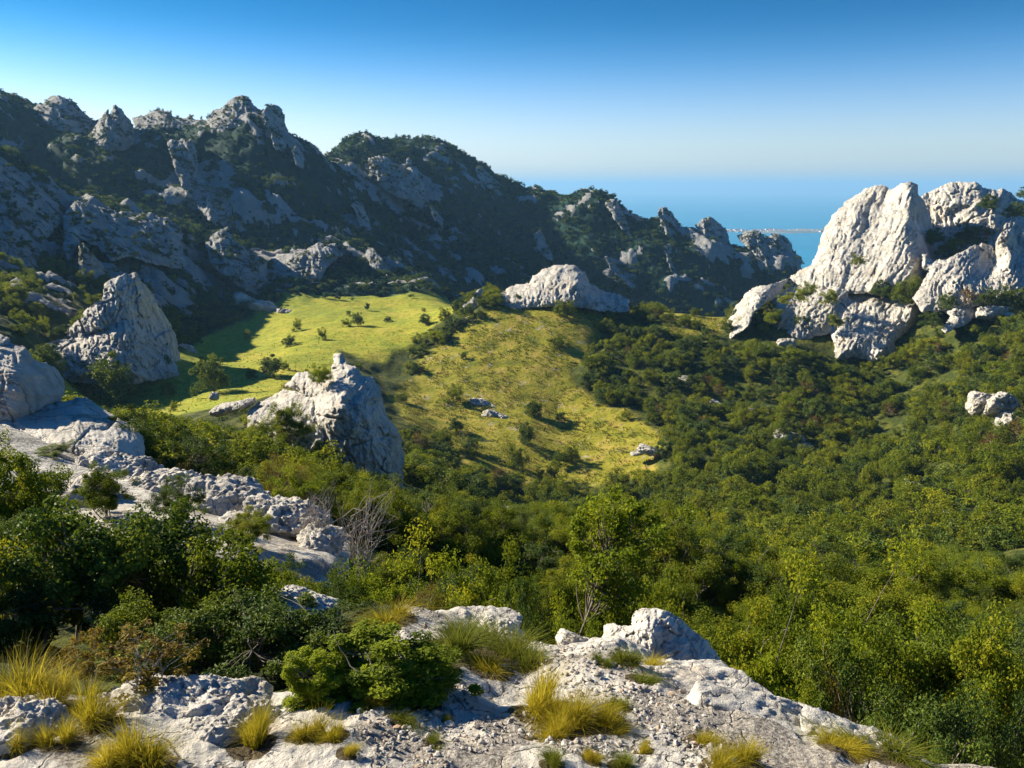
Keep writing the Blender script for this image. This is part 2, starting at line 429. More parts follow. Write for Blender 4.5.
def ground_material():
    k = N('ground_cover'); pos = k.coords()
    rock, mea, hil = k.attr('rock'), k.attr('meadow'), k.attr('hillside')
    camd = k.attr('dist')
    nb = k.noise(pos, .05, 6, .6); nm = k.noise(pos, .28, 7, .65); nf = k.noise(pos, 1.4, 6, .7)
    under = k.ramp(nm, [(.3, (.026, .040, .008)), (.5, (.060, .075, .012)), (.62, (.13, .13, .02)), (.75, (.20, .16, .05))])
    under = k.mix(k.math('MULTIPLY', k.step(nf, .48, .6), .75), under, (.022, .034, .007))
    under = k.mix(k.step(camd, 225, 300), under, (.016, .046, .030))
    mead = k.ramp(k.math('ADD', k.math('MULTIPLY', nb, .5), k.math('MULTIPLY', nm, .5)), [(.36, (.16, .20, .016)), (.47, (.27, .29, .022)), (.56, (.36, .33, .03)), (.66, (.40, .32, .07))])
    hillc = k.ramp(nm, [(.33, (.13, .15, .012)), (.5, (.26, .24, .020)), (.66, (.38, .29, .06))])
    hillc = k.mix(k.step(nf, .53, .66), hillc, (.062, .085, .010))
    hillc = k.mix(k.math('MULTIPLY', k.step(k.noise(pos, .35, 7, .72), .58, .66), .75), hillc, (.42, .37, .30))
    mead = k.mix(k.math('MULTIPLY', k.step(k.noise(pos, .9, 6, .7), .48, .62), .75), mead, (.11, .15, .012))
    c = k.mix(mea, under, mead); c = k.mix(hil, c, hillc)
    # far stone
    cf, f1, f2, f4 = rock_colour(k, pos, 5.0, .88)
    # near stone and grit
    cn, n1, n2, n4 = rock_colour(k, pos, .16)
    vor = k.n('ShaderNodeTexVoronoi', i_Scale=26); k.l(pos, vor.inputs['Vector'])
    grit = k.ramp(k.noise(pos, 60, 3, .6), [(.35, (.13, .115, .095)), (.5, (.30, .27, .23)), (.68, (.48, .45, .40))])
    wv = k.n('ShaderNodeVectorMath', operation='MULTIPLY_ADD'); wn = k.n('ShaderNodeTexNoise', i_Scale=3.5, i_Detail=5)
    k.l(pos, wn.inputs['Vector']); k.l(wn.outputs['Color'], wv.inputs[0]); wv.inputs[1].default_value = (.35,) * 3; k.l(pos, wv.inputs[2])
    vj = k.n('ShaderNodeTexVoronoi', feature='DISTANCE_TO_EDGE', i_Scale=2.3); k.l(wv.outputs[0], vj.inputs['Vector'])
    joint = k.step(vj.outputs['Distance'], 0, .022)
    pit = k.step(k.noise(pos, 19, 3, .6), .60, .70)
    cn = k.mix(k.math('MULTIPLY', k.math('SUBTRACT', 1.0, joint), .75), cn, (.075, .068, .055))
    cn = k.mix(k.math('MULTIPLY', pit, .5), cn, (.16, .155, .145))
    gm = k.step(k.noise(pos, 1.5, 5, .6), .5, .56)
    cn = k.mix(gm, cn, grit)
    isnear = k.step(camd, 30, 12)
    soil = k.ramp(k.noise(pos, 45, 5, .7), [(.35, (.045, .032, .02)), (.55, (.11, .085, .045)), (.7, (.24, .19, .09))])
    cn = k.mix(k.step(k.math('ADD', k.attr('soil'), k.math('MULTIPLY', k.math('SUBTRACT', n2, .5), .9)), .4, .55), cn, soil)
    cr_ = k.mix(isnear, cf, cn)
    mpx = k.n('ShaderNodeMapping'); mpx.inputs['Rotation'].default_value = (0, math.radians(-30), 0); mpx.inputs['Scale'].default_value = (.45, 1, 1.2); k.l(pos, mpx.inputs['Vector'])
    cf = k.mix(k.math('MULTIPLY', k.step(k.noise(mpx.outputs[0], .22, 7, .68), .52, .58), .9), cf, (.030, .045, .012))
    cf = k.mix(k.math('MULTIPLY', k.step(k.noise(pos, .9, 7, .75), .53, .62), .7), cf, (.13, .135, .12))
    rm = k.step(k.math('ADD', rock, k.math('MULTIPLY', k.math('SUBTRACT', nf, .5), .5)), .42, .58)
    c = k.mix(rm, c, cr_)
    b = k.n('ShaderNodeBsdfPrincipled', i_Roughness=.95); b.inputs['Specular IOR Level'].default_value = .15
    k.l(c, b.inputs['Base Color'])
    hfar = k.math('MULTIPLY', k.math('ADD', f2, k.math('MULTIPLY', f4, .4)), k.math('MULTIPLY', rm, 3.6))
    hmid = k.math('MULTIPLY', nf, .35)
    hnear = k.math('MULTIPLY', k.math('ADD', k.math('MULTIPLY', n2, .03), k.math('MULTIPLY', n4, .016)), 1.0)
    hnear = k.math('ADD', hnear, k.math('SUBTRACT', k.math('MULTIPLY', joint, .02), k.math('MULTIPLY', pit, .012)))
    h = k.math('ADD', hfar, hmid)
    mixh = k.n('ShaderNodeMix', data_type='FLOAT'); k.l(isnear, mixh.inputs[0]); k.l(h, mixh.inputs[2]); k.l(hnear, mixh.inputs[3])
    bp = k.n('ShaderNodeBump', i_Strength=.9, i_Distance=1.0); k.l(mixh.outputs[0], bp.inputs['Height'])
    k.l(bp.outputs[0], b.inputs['Normal']); k.l(b.outputs[0], k.out.inputs[0])
    return k.m

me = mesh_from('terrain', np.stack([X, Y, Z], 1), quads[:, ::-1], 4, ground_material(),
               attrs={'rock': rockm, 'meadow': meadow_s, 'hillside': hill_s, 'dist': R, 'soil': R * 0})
TERRAIN = me
tag(link('terrain', me), kind='structure')

def bilinear(grid, x, y):
    th = np.arctan2(x, y); r = np.hypot(x, y)
    fi = np.interp(np.log(np.maximum(r, .6)), np.log(rr), np.arange(NR)); fj = np.interp(th, TH, np.arange(NT))
    i0 = np.clip(fi.astype(int), 0, NR - 2); j0 = np.clip(fj.astype(int), 0, NT - 2)
    a, b = fi - i0, fj - j0
    g = grid.reshape(NR, NT)
    return g[i0, j0] * (1 - a) * (1 - b) + g[i0 + 1, j0] * a * (1 - b) + g[i0, j0 + 1] * (1 - a) * b + g[i0 + 1, j0 + 1] * a * b
def ground(x, y): return bilinear(Z, np.atleast_1d(np.asarray(x, float)), np.atleast_1d(np.asarray(y, float)))
# horizon of nearer ground, for leaving out what the hills hide
SL = (Z / R).reshape(NR, NT)
RUN = np.maximum.accumulate(SL, axis=0).ravel()

# ------------------------------------------------------------------ rocks
_ico = {}
def ico(n):
    if n not in _ico:
        bm = bmesh.new(); bmesh.ops.create_icosphere(bm, subdivisions=n, radius=1)
        bm.verts.ensure_lookup_table()
        _ico[n] = (np.array([v.co[:] for v in bm.verts]), np.array([[v.index for v in f.verts] for f in bm.faces]))
        bm.free()
    return _ico[n]

def rot(rx, ry, rz): return np.array(Euler((math.radians(rx), math.radians(ry), math.radians(rz))).to_matrix())

def lump(c, rad, ang=(0, 0, 0), n=5, seed=0, box=2.6, amp=1.0, grain=(0, 0, 0), flute=.35, fr=1.0):
    """one body of stone: a squarish ellipsoid worn by noise that runs along the grain"""
    D, T = ico(n)
    g = np.random.default_rng(int(seed * 977 + abs(c[0]) * 31 + abs(c[1]) * 17) % 99991)
    pl = g.normal(size=(20, 3)); pl /= np.linalg.norm(pl, axis=1)[:, None]
    pl = np.concatenate([pl, np.eye(3), -np.eye(3)]); hh = np.concatenate([g.uniform(.70, 1.0, 20), np.full(6, .97)])
    s = (np.maximum(D @ pl.T / hh, 0) ** 26).sum(1) ** (1 / 26)
    V = D / s[:, None] * np.asarray(rad)
    Rm = rot(*ang)
    V = V @ Rm.T
    nrm = (D / np.asarray(rad)) @ Rm.T; nrm /= np.linalg.norm(nrm, axis=1)[:, None]
    m = float(np.mean(rad)); mn = float(np.min(rad))
    W = V + np.asarray(c)
    q = W @ rot(*grain) / m + seed * 3.7
    qs = q * np.array([1, 1, flute])
    dsp = .13 * fbm(q * .9, 3) + .32 / fr ** .6 * (ridged(qs * 1.7 * fr + 4, 6, .58) - .62) + .08 * fbm(qs * 6, 4, .6)
    dsp -= .22 / fr ** .5 * sstep(.86, .97, ridged(qs * 1.15 * fr + 9, 2)) + .10 / fr ** .5 * sstep(.86, .97, ridged(q * 3.0 * fr + 19, 2))          # joints
    V = W + nrm * (dsp * amp * (mn * .6 + m * .4))[:, None]
    return V, T

def rock(name, label, lumps, mat, group=None, cat='rock'):
    """a rock in one mesh; lumps = (centre, radii, angles, kw)"""
    vs, ts, off = [], [], 0
    for k, (c, rad, ang, kw) in enumerate(lumps):
        V, T = lump(c, rad, ang, seed=kw.pop('seed', k), **kw)
        vs.append(V); ts.append(T + off); off += len(V)
    V = np.concatenate(vs); T = np.concatenate(ts)
    o0 = V.mean(0); o0[2] = V[:, 2].min()
    me = mesh_from(name, V - o0, T, 3, mat)
    o = link(name, me); o.location = o0
    if cat in ('crag', 'cliff'): CRAGS.append((cat, V, T))
    return tag(o, label, cat, group, 'thing')

def L(px, py, d, w, h, dep=None, roll=0, yaw=0, tilt=0, n=5, **kw):
    """a lump from where it stands in the view, its distance, and its size as seen"""
    c = P(px, py, d); s = math.hypot(d, c[2]) / F
    hw, hh = w / 2 * s, h / 2 * s
    return (c, (hw, dep if dep is not None else (hw + hh) * .5, hh), (tilt, roll, yaw), dict(n=n, **kw))

CRAGS = []


def slab(name, label, outline, depths, relief, a, ang=15, k=3.5, thick=None, mat=None, cat='rock', step=.8, rnd=None, seed=0, rough=1.0, blocky=0.0):
    """a standing mass of stone with its own outline, distances and thickness; relief follows inclined flutes, a = their spacing in metres"""
    O = np.array(outline, float); dp = np.array(depths, float)
    dm = dp[:, 2].mean(); s = dm / F
    # distances over the face: thin plate through the given points
    L_ = 60.0
    q = dp[:, :2] / L_
    K_ = tps(((q[:, None] - q) ** 2).sum(-1)) + np.eye(len(q)) * .02
    Q_ = np.concatenate([np.ones((len(q), 1)), q], 1)
    w_ = np.linalg.solve(np.block([[K_, Q_], [Q_.T, np.zeros((3, 3))]]), np.concatenate([dp[:, 2], np.zeros(3)]))
    x0, y0 = O.min(0) - 2; x1, y1 = O.max(0) + 2
    gx, gy = np.arange(x0, x1, step), np.arange(y0, y1, step)
    PX, PY = np.meshgrid(gx, gy); px, py = PX.ravel(), PY.ravel()
    z0 = np.zeros_like(px) + seed * 5.3
    jit = np.stack([px / 7, py / 7, z0], 1)
    jx_, jy_ = fbm(jit, 3) * 1.3, fbm(jit + 40, 3) * 1.3
    A_, B_ = O, np.roll(O, -1, 0)
    e = np.full(len(px), 1e9)
    pj = np.stack([px + jx_, py + jy_], 1)
    for p, r in zip(A_, B_):
        t = np.clip(((pj - p) @ (r - p)) / (((r - p) ** 2).sum() + 1e-9), 0, 1)
        e = np.minimum(e, np.hypot(*(pj - p - t[:, None] * (r - p)).T))
    ins = in_poly(pj[:, 0], pj[:, 1], outline)
    wid = np.sqrt(ins.sum()) * step * s
    qq = np.stack([px, py], 1) / L_
    d = tps(((qq[:, None] - q) ** 2).sum(-1)) @ w_[:len(q)] + w_[len(q)] + qq @ w_[len(q) + 1:]
    u, v = px * s, py * s
    t = math.radians(ang)
    up, vp = u * math.cos(t) + v * math.sin(t), -u * math.sin(t) + v * math.cos(t)
    warp = fbm(np.stack([u / a / 2.5, v / a / 2.5, z0], 1), 3) * a * .5
    n1 = ridged(np.stack([(up + warp) / a, vp / (a * k), z0], 1), 5, .55) - .62
    n2 = ridged(np.stack([(up + warp) / a * 3.3, vp / (a * k) * 2.6, z0 + 9], 1), 5, .6) - .62
    n3 = fbm(np.stack([u / a * .45, v / a * .45, z0 + 3], 1), 4)
    n4 = fbm(np.stack([u / a * 5, v / a * 4, z0 + 6], 1), 3, .6)
    crack = sstep(.88, .985, ridged(np.stack([(up + warp) / a * .8, vp / (a * k * .5), z0 + 14], 1), 2))
    cross = sstep(.90, .985, ridged(np.stack([up / (a * 3), (vp + warp) / a * .6, z0 + 24], 1), 2))
    blk = fbm(np.stack([np.floor((up + warp) / a * 1.1) * .73, np.floor((vp - warp) / a * .8) * .61, z0 + 33], 1) + .37, 1) if blocky else 0
    relf = .9 * n1 + .42 * rough * n2 + .45 * n3 + .13 * rough * n4 - .55 * crack - .40 * cross + blocky * blk
    rnd = wid * .16 if rnd is None else rnd
    fall = rnd * np.exp(-e * s / (rnd * .55 + 1e-6))
    front = d - relief * relf * (1 - .5 * np.exp(-e / 3)) + fall
    th = (wid * .45 if thick is None else thick)
    back = d + th + fall * .2
    Fp = np.stack(_pv(px, py, front), 1); Bp = np.stack(_pv(px, py, back), 1)
    NX, NY = len(gx), len(gy)
    I = np.arange(NX * NY).reshape(NY, NX); m = ins.reshape(NY, NX)
    cell = m[:-1, :-1] & m[:-1, 1:] & m[1:, 1:] & m[1:, :-1]
    qd = np.stack([I[:-1, :-1], I[1:, :-1], I[1:, 1:], I[:-1, 1:]], -1)[cell]
    n0 = NX * NY
    pad = np.pad(cell, 1)
    sides = []
    cj, ci = np.nonzero(cell)
    for (dj, di, va, vb) in ((-1, 0, (0, 0), (0, 1)), (1, 0, (1, 1), (1, 0)), (0, -1, (1, 0), (0, 0)), (0, 1, (0, 1), (1, 1))):
        ed = ~pad[cj + 1 + dj, ci + 1 + di]
        a_, b_ = I[cj[ed] + va[0], ci[ed] + va[1]], I[cj[ed] + vb[0], ci[ed] + vb[1]]
        sides.append(np.stack([a_, b_, b_ + n0, a_ + n0], -1))
    Fc = np.concatenate([qd, qd[:, ::-1] + n0] + sides)
    V = np.concatenate([Fp, Bp])
    used = np.unique(Fc); mp = np.full(2 * n0, -1); mp[used] = np.arange(len(used))
    V = V[used]; Fc = mp[Fc]
    o0 = V.mean(0); o0[2] = V[:, 2].min()
    me = mesh_from(name, V - o0, Fc, 4, mat or M_ROCK_MID)
    o = link(name, me); o.location = o0
    fq = mp[qd]
    CRAGS.append((cat, V, np.concatenate([fq[:, [0, 1, 2]], fq[:, [0, 2, 3]]])))
    return tag(o, label, cat, None, 'thing')

def _pv(px, py, d):
    cx = (px - 512) / F; cy = (384 - py) / F; dy = CA + cy * SA
    return cx / dy * d, d, (-SA + cy * CA) / dy * d
# ---- crags on the mountain
def crag(label, outline, depths, relief=3.0, a=9.0, ang=-30, k=3.0, mat=None, **kw):
    depths = [(q[0], q[1], q[2] - (15 if q[2] < 315 else 9)) for q in depths]
    kw.setdefault('thick', 26)
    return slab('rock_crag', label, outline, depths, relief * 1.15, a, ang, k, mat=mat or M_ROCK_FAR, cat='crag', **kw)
crag('dark rounded knob on the far left skyline', [(34, 106), (40, 104), (46, 98), (53, 95), (65, 97), (75, 102), (83, 110), (90, 117), (97, 124), (92, 134), (60, 132), (36, 124)], [(40, 104, 446), (65, 97, 446), (95, 122, 448), (60, 132, 428), (92, 132, 432), (38, 122, 430)], 2.5, 9, -20)
crag('pointed pale rock peak standing on the skyline left of the big domed summit', [(82, 142), (90, 132), (97, 122), (103, 113), (108, 108), (110, 113), (113, 105), (116, 104), (121, 108), (126, 115), (133, 124), (136, 140), (130, 150), (112, 152), (95, 148)],
     [(84, 142, 420), (108, 110, 424), (117, 105, 424), (112, 130, 410), (110, 148, 402), (130, 148, 416), (133, 124, 428), (90, 146, 408)], 3, 7, 10)
crag('low rock hump on the skyline between the pointed peak and the dome', [(130, 118), (136, 116), (144, 115), (150, 110), (158, 109), (168, 110), (173, 115), (185, 118), (190, 114), (196, 119), (206, 119), (200, 130), (165, 130), (135, 128)], [(136, 116, 466), (160, 109, 468), (196, 119, 462), (165, 130, 446), (200, 130, 448), (135, 128, 448)], 2.5, 8, -10)
crag('big domed rock summit, the highest crest of the far mountain', [(204, 120), (208, 117), (213, 110), (222, 107), (228, 101), (234, 96), (243, 95), (250, 99), (256, 106), (262, 110), (258, 124), (244, 128), (225, 130), (210, 128)], [(208, 117, 440), (238, 95, 444), (258, 108, 440), (226, 128, 424), (244, 128, 424), (210, 128, 428)], 3.2, 8, 4)
crag('narrow upright rock tooth just right of the big domed summit', [(262, 112), (265, 107), (270, 104), (278, 104), (283, 110), (287, 127), (290, 140), (285, 152), (274, 150), (270, 132), (264, 124)], [(270, 105, 430), (280, 106, 432), (287, 128, 430), (285, 150, 412), (272, 145, 408), (266, 120, 420)], 2.6, 6, -6)
crag('long pale rock rib running down the flank below the domed summit', [(166, 142), (170, 139), (192, 139), (197, 150), (199, 174), (210, 183), (226, 181), (243, 187), (240, 205), (250, 230), (236, 237), (208, 221), (196, 205), (186, 196), (175, 172)],
     [(168, 141, 396), (192, 139, 398), (199, 174, 388), (175, 172, 378), (186, 196, 368), (243, 187, 388), (250, 230, 366), (208, 221, 356)], 4, 9, -18)
crag('small pale crag on the ridge line below the narrow rock tooth', [(291, 150), (296, 145), (301, 150), (306, 160), (304, 170), (296, 166)], [(296, 146, 410), (304, 168, 402), (292, 152, 404)], 1.6, 5, -10)
crag('broad shaded cliff of fluted rock under the third ridge', [(368, 157), (381, 155), (392, 160), (400, 171), (412, 165), (419, 171), (425, 182), (426, 201), (422, 210), (415, 207), (408, 200), (397, 198), (384, 190), (375, 182), (369, 178)], [(370, 157, 480), (392, 160, 484), (419, 171, 482), (424, 205, 462), (397, 198, 456), (372, 180, 464)], 3.4, 7, -4)
crag('small tilted slab low on the dark flank right of the fluted cliff', [(429, 204), (437, 208), (445, 222), (443, 229), (434, 221)], [(430, 204, 440), (440, 212, 442), (443, 228, 432)], 1.6, 5, -25)
crag('slim pale rock fin leaning on the shaded wooded flank', [(350, 206), (355, 199), (363, 204), (367, 214), (373, 229), (369, 232), (359, 226), (356, 214)], [(355, 200, 396), (367, 214, 398), (371, 230, 386), (357, 222, 384)], 1.8, 4, -15)
crag('bright sunlit rock at the foot of the shaded flank, above the meadow end', [(365, 252), (369, 247), (374, 248), (384, 260), (391, 273), (404, 281), (404, 287), (385, 280), (371, 270)], [(366, 252, 340), (374, 248, 338), (390, 273, 330), (404, 285, 326), (373, 270, 330)], 1.8, 4, -15)
crag('faint rock streak in the middle of the dark shaded flank', [(533, 233), (541, 230), (550, 248), (555, 262), (544, 258), (536, 246)], [(536, 233, 462), (548, 245, 462), (552, 261, 446), (538, 248, 450)], 1.8, 5, -25)
crag('rocky patch high on the third ridge above the sea end', [(474, 168), (481, 165), (492, 176), (501, 188), (488, 189), (478, 179)], [(477, 167, 524), (500, 187, 516), (486, 187, 510)], 1.8, 5, -30)
crag('small white rock among the bushes of the third ridge', [(405, 160), (410, 157), (413, 160), (411, 166), (406, 166)], [(409, 158, 488), (410, 166, 482), (406, 162, 484)], 1, 4, -20)
crag('pale rock knob where the lower ridge begins above the sea', [(604, 204), (610, 197), (618, 201), (623, 212), (631, 229), (632, 239), (622, 231), (613, 217)], [(606, 203, 486), (616, 200, 488), (630, 232, 470), (614, 216, 474)], 2.2, 5, -20)
crag('narrow pale rock rib falling from the lower ridge', [(604, 257), (608, 255), (615, 264), (627, 274), (638, 284), (634, 292), (622, 280), (610, 270)], [(606, 257, 448), (627, 274, 442), (635, 290, 430), (611, 269, 436)], 2, 5, -30)
crag('pale tooth in the middle of the lower ridge', [(656, 212), (660, 208), (665, 207), (672, 212), (679, 223), (682, 242), (670, 243), (661, 224)], [(660, 208, 480), (672, 212, 482), (680, 240, 466), (662, 225, 468)], 2.2, 5, -15)
crag('thin rock rib on the dark flank below the pale tooth', [(664, 250), (670, 252), (678, 263), (686, 275), (678, 280), (669, 270)], [(666, 251, 452), (682, 270, 448), (678, 279, 438)], 1.8, 5, -28)
crag('pale crowned crag right of the tooth on the lower ridge', [(694, 226), (702, 219), (710, 216), (719, 222), (728, 231), (733, 251), (731, 265), (719, 258), (704, 241)], [(697, 225, 474), (711, 217, 476), (728, 232, 476), (730, 262, 458), (708, 244, 460)], 3, 6, -14)
crag('last pale crag at the right end of the lower ridge, dropping to the sea', [(735, 236), (749, 230), (760, 232), (766, 237), (777, 233), (788, 238), (794, 249), (805, 263), (797, 271), (780, 282), (768, 275), (762, 262), (753, 254), (741, 243)], [(738, 236, 466), (760, 232, 468), (788, 238, 470), (803, 262, 466), (782, 280, 446), (764, 262, 448), (750, 250, 454)], 3.2, 6, -16)
# ---- the near spur on the left
crag('broad grey rock face on the near spur at the left edge', [(-60, 150), (-20, 152), (0, 160), (20, 175), (45, 190), (60, 205), (60, 225), (48, 238), (46, 265), (40, 276), (20, 281), (0, 274), (-30, 270), (-60, 268)], [(-50, 155, 252), (0, 165, 258), (45, 190, 268), (58, 215, 258), (0, 272, 202), (40, 274, 212), (20, 230, 228), (-50, 266, 200)], 4.2, 9, -42, 3.2)
crag('wide tilted rock face in the middle of the near spur', [(62, 216), (75, 200), (95, 205), (115, 211), (130, 217), (150, 211), (168, 217), (181, 226), (184, 250), (192, 262), (185, 270), (150, 264), (128, 257), (112, 262), (96, 246), (80, 240), (70, 264), (63, 250)], [(75, 200, 278), (130, 218, 290), (168, 217, 304), (182, 230, 302), (190, 262, 286), (150, 262, 262), (110, 258, 244), (66, 255, 226)], 4.2, 9, -42, 3.2, seed=2)
crag('sunlit rock fin standing in front of the spur face', [(78, 246), (83, 240), (88, 248), (100, 262), (113, 277), (108, 284), (95, 281), (79, 274)], [(80, 244, 224), (79, 272, 218), (112, 278, 228), (88, 248, 223), (95, 280, 217)], 1.6, 4, -20)
crag('rock wall at the right end of the spur above the meadow', [(205, 242), (215, 232), (228, 226), (236, 242), (252, 250), (267, 262), (268, 281), (261, 297), (244, 291), (230, 281), (210, 265)], [(207, 240, 306), (228, 228, 310), (252, 250, 308), (267, 264, 306), (261, 295, 288), (230, 280, 286), (210, 262, 292)], 3.4, 8, -38, 3)
crag('low broken cliff band behind the meadow', [(269, 257), (287, 252), (294, 246), (306, 250), (316, 243), (336, 243), (344, 254), (327, 268), (320, 283), (308, 285), (291, 281), (271, 281)], [(270, 257, 322), (294, 247, 324), (335, 244, 326), (343, 254, 324), (320, 282, 306), (291, 281, 306), (271, 280, 304)], 3, 6, -8, 3)
kf = dict(grain=(0, 28, 0), flute=.3, box=2.2, amp=1.1, fr=1.8)

# ---- outcrops in the valley
slab('rock_outcrop', 'upper peaked tier of the grey outcrop at the left foot of the mountain',
     [(58, 336), (66, 330), (75, 322), (82, 313), (92, 303), (103, 298), (104, 284), (113, 277), (127, 273), (137, 273), (143, 282), (154, 294), (160, 307), (170, 322), (176, 334), (182, 366), (120, 366), (66, 360)],
     [(113, 277, 158), (137, 273, 166), (104, 284, 153), (92, 303, 147), (104, 300, 148), (127, 296, 154), (150, 298, 168), (166, 325, 170), (127, 330, 148), (150, 335, 157), (178, 347, 170), (70, 345, 143), (95, 330, 143)], 3.0, 4.4, -22, 2.4, cat='outcrop', seed=4, rough=1.2, blocky=.7)
slab('rock_outcrop', 'lower broken tier of the grey outcrop, in front of its peak beside the meadow',
     [(-10, 356), (6, 346), (22, 343), (40, 345), (52, 340), (68, 338), (82, 333), (95, 331), (108, 324), (120, 320), (131, 319), (140, 326), (152, 336), (163, 345), (174, 356), (180, 376), (140, 384), (60, 384), (0, 378)],
     [(-5, 356, 138), (40, 345, 140), (82, 334, 142), (108, 325, 143), (128, 320, 146), (150, 335, 153), (174, 360, 156), (128, 340, 141), (100, 350, 136), (140, 362, 139), (60, 358, 133), (0, 364, 133), (60, 382, 128), (140, 382, 134)], 2.4, 3.0, -30, 1.6, cat='outcrop', seed=24, rough=1.3, blocky=.9)
ko = dict(grain=(0, 30, 0), flute=.45, box=2.5)
rock('rock_outcrop', 'low broken outcrop at the far left corner of the meadow',
     [L(242, 302, 262, 22, 18, 4, 10, n=5, **ko), L(262, 308, 258, 28, 16, 4, 12, n=5, **ko), L(284, 314, 255, 24, 13, 4, 8, n=5, **ko), L(298, 318, 252, 14, 9, 3, 4, n=4, **ko)], M_ROCK_MID, None, 'outcrop')
slab('rock_outcrop', 'rounded pale rock cap on top of the grassy central hill',
     [(496, 300), (498, 294), (511, 286), (528, 282), (532, 276), (545, 267), (556, 265), (567, 263), (575, 265), (586, 272), (590, 282), (603, 290), (618, 293), (630, 300), (630, 312), (603, 312), (577, 308), (530, 308), (513, 311), (497, 306)],
     [(567, 263, 213), (545, 267, 213), (528, 282, 209), (498, 296, 206), (530, 305, 199), (577, 305, 197), (562, 288, 203), (575, 285, 202), (586, 275, 210), (600, 291, 208), (620, 296, 207), (628, 308, 200), (600, 308, 198)], 1.5, 4.2, 14, 1.8, cat='outcrop', seed=5, rough=1.2, blocky=.25)
slab('rock_outcrop', 'small pale knob left of the hilltop rock cap', [(459, 310), (470, 300), (473, 293), (478, 289), (484, 289), (489, 295), (488, 304), (478, 312), (460, 314)], [(460, 310, 203), (480, 290, 206), (488, 300, 206), (470, 311, 201)], .9, 2.5, 10, 2, cat='outcrop')
kb = dict(grain=(10, 10, 0), flute=.6, box=2.6)
rock('boulder', 'flat pale boulder on the grass left of the hilltop', [L(466, 321, 198, 26, 10, 2, -8, n=4, **kb)], M_ROCK_MID, None, 'boulder')
kp = dict(grain=(0, 12, 0), flute=.55, box=2.7)
slab('rock_pinnacle', 'big grey pinnacle of cracked limestone in the middle of the valley mouth',
     [(283, 386), (290, 379), (298, 372), (308, 371), (318, 378), (330, 372), (333, 362), (334, 354), (341, 352), (346, 357), (346, 363), (358, 368), (363, 375), (373, 377), (380, 387), (384, 402), (386, 413), (395, 426), (401, 434), (404, 452), (405, 500), (380, 506), (345, 504), (325, 480), (317, 440), (312, 420), (310, 398), (300, 393)],
     [(285, 385, 59), (300, 373, 60), (340, 354, 60), (362, 376, 57.5), (375, 380, 57.4), (312, 398, 56), (314, 420, 54.2), (330, 400, 54.2), (350, 400, 54), (345, 430, 53), (318, 440, 53.4), (384, 402, 57), (395, 428, 57), (380, 432, 54.6), (404, 455, 57), (402, 497, 56.5), (385, 470, 54), (350, 480, 52), (330, 480, 52.6)],
     1.1, 2.0, 6, 2.0, mat=M_ROCK_NEARISH, cat='pinnacle', seed=6, rough=.9, thick=3.2, blocky=.35)
slab('rock_slab', 'pale sunlit slab leaning against the left foot of the pinnacle', [(246, 415), (249, 409), (257, 403), (272, 396), (283, 389), (300, 390), (316, 395), (324, 425), (324, 470), (285, 470), (262, 462), (248, 440)],
     [(247, 413, 57.5), (272, 396, 59.5), (285, 390, 59.5), (312, 395, 57), (318, 422, 53.8), (290, 415, 55.8), (285, 438, 53.6), (255, 428, 55.6), (300, 468, 52)], .8, 1.6, 22, 2.4, mat=M_ROCK_NEARISH, cat='slab', seed=7)
rock('boulder', 'small pale boulder in the grass left of the leaning slab', [L(228, 408, 60, 36, 12, 1.2, -14, n=5, **kp), L(244, 404, 59, 22, 10, 1, -8, n=5, **kp)], M_ROCK_NEARISH, None, 'boulder')
rock('boulder', 'little pointed boulder beside the bushes between meadow and slab', [L(214, 396, 80, 10, 10, .6, 0, n=4, **kp)], M_ROCK_NEARISH, None, 'boulder')

# ---- right cliffs
slab('rock_cliff', 'huge smooth pale limestone dome of the right hand cliffs',
     [(784, 281), (793, 274), (811, 264), (817, 251), (821, 236), (832, 215), (848, 199), (865, 188), (876, 184), (886, 185), (892, 189), (900, 184), (907, 182), (917, 183), (919, 193), (925, 201), (929, 215), (936, 232), (939, 249), (936, 262), (926, 285), (880, 294), (830, 294), (800, 287)],
     [(795, 277, 213), (818, 250, 219), (832, 215, 227), (850, 200, 229), (876, 185, 229), (892, 190, 226), (905, 184, 219), (914, 190, 217), (917, 205, 213), (917, 235, 206), (918, 262, 199), (906, 222, 209.5), (900, 250, 202.5), (890, 280, 196.5), (886, 205, 222), (871, 230, 216), (858, 255, 210), (855, 215, 220.5), (846, 235, 216), (836, 255, 211.5), (830, 282, 205), (926, 203, 224), (936, 234, 224), (937, 252, 216), (928, 235, 216)],
     1.6, 4.2, 24, 5.0, cat='cliff', seed=8, blocky=.12, rough=1.05, thick=12, rnd=2.2)
slab('rock_cliff', 'broken rocky crest with dark shrubs right of the pale dome',
     [(915, 215), (919, 196), (928, 192), (940, 186), (952, 181), (965, 182), (975, 181), (985, 187), (996, 189), (1003, 187), (1012, 193), (1020, 199), (1040, 203), (1075, 212), (1075, 262), (1010, 258), (985, 262), (955, 264), (936, 262), (925, 240)],
     [(922, 198, 240), (940, 186, 242), (965, 182, 241), (1003, 187, 239), (1040, 204, 238), (960, 204, 234), (985, 212, 229), (1005, 205, 234), (1000, 225, 225), (960, 230, 229), (940, 225, 234), (955, 258, 215), (1010, 254, 213), (1070, 258, 211), (932, 245, 222), (975, 228, 223)],
     2.6, 5.5, 12, 1.6, cat='cliff', seed=9, thick=14, rough=1.2, blocky=.5)
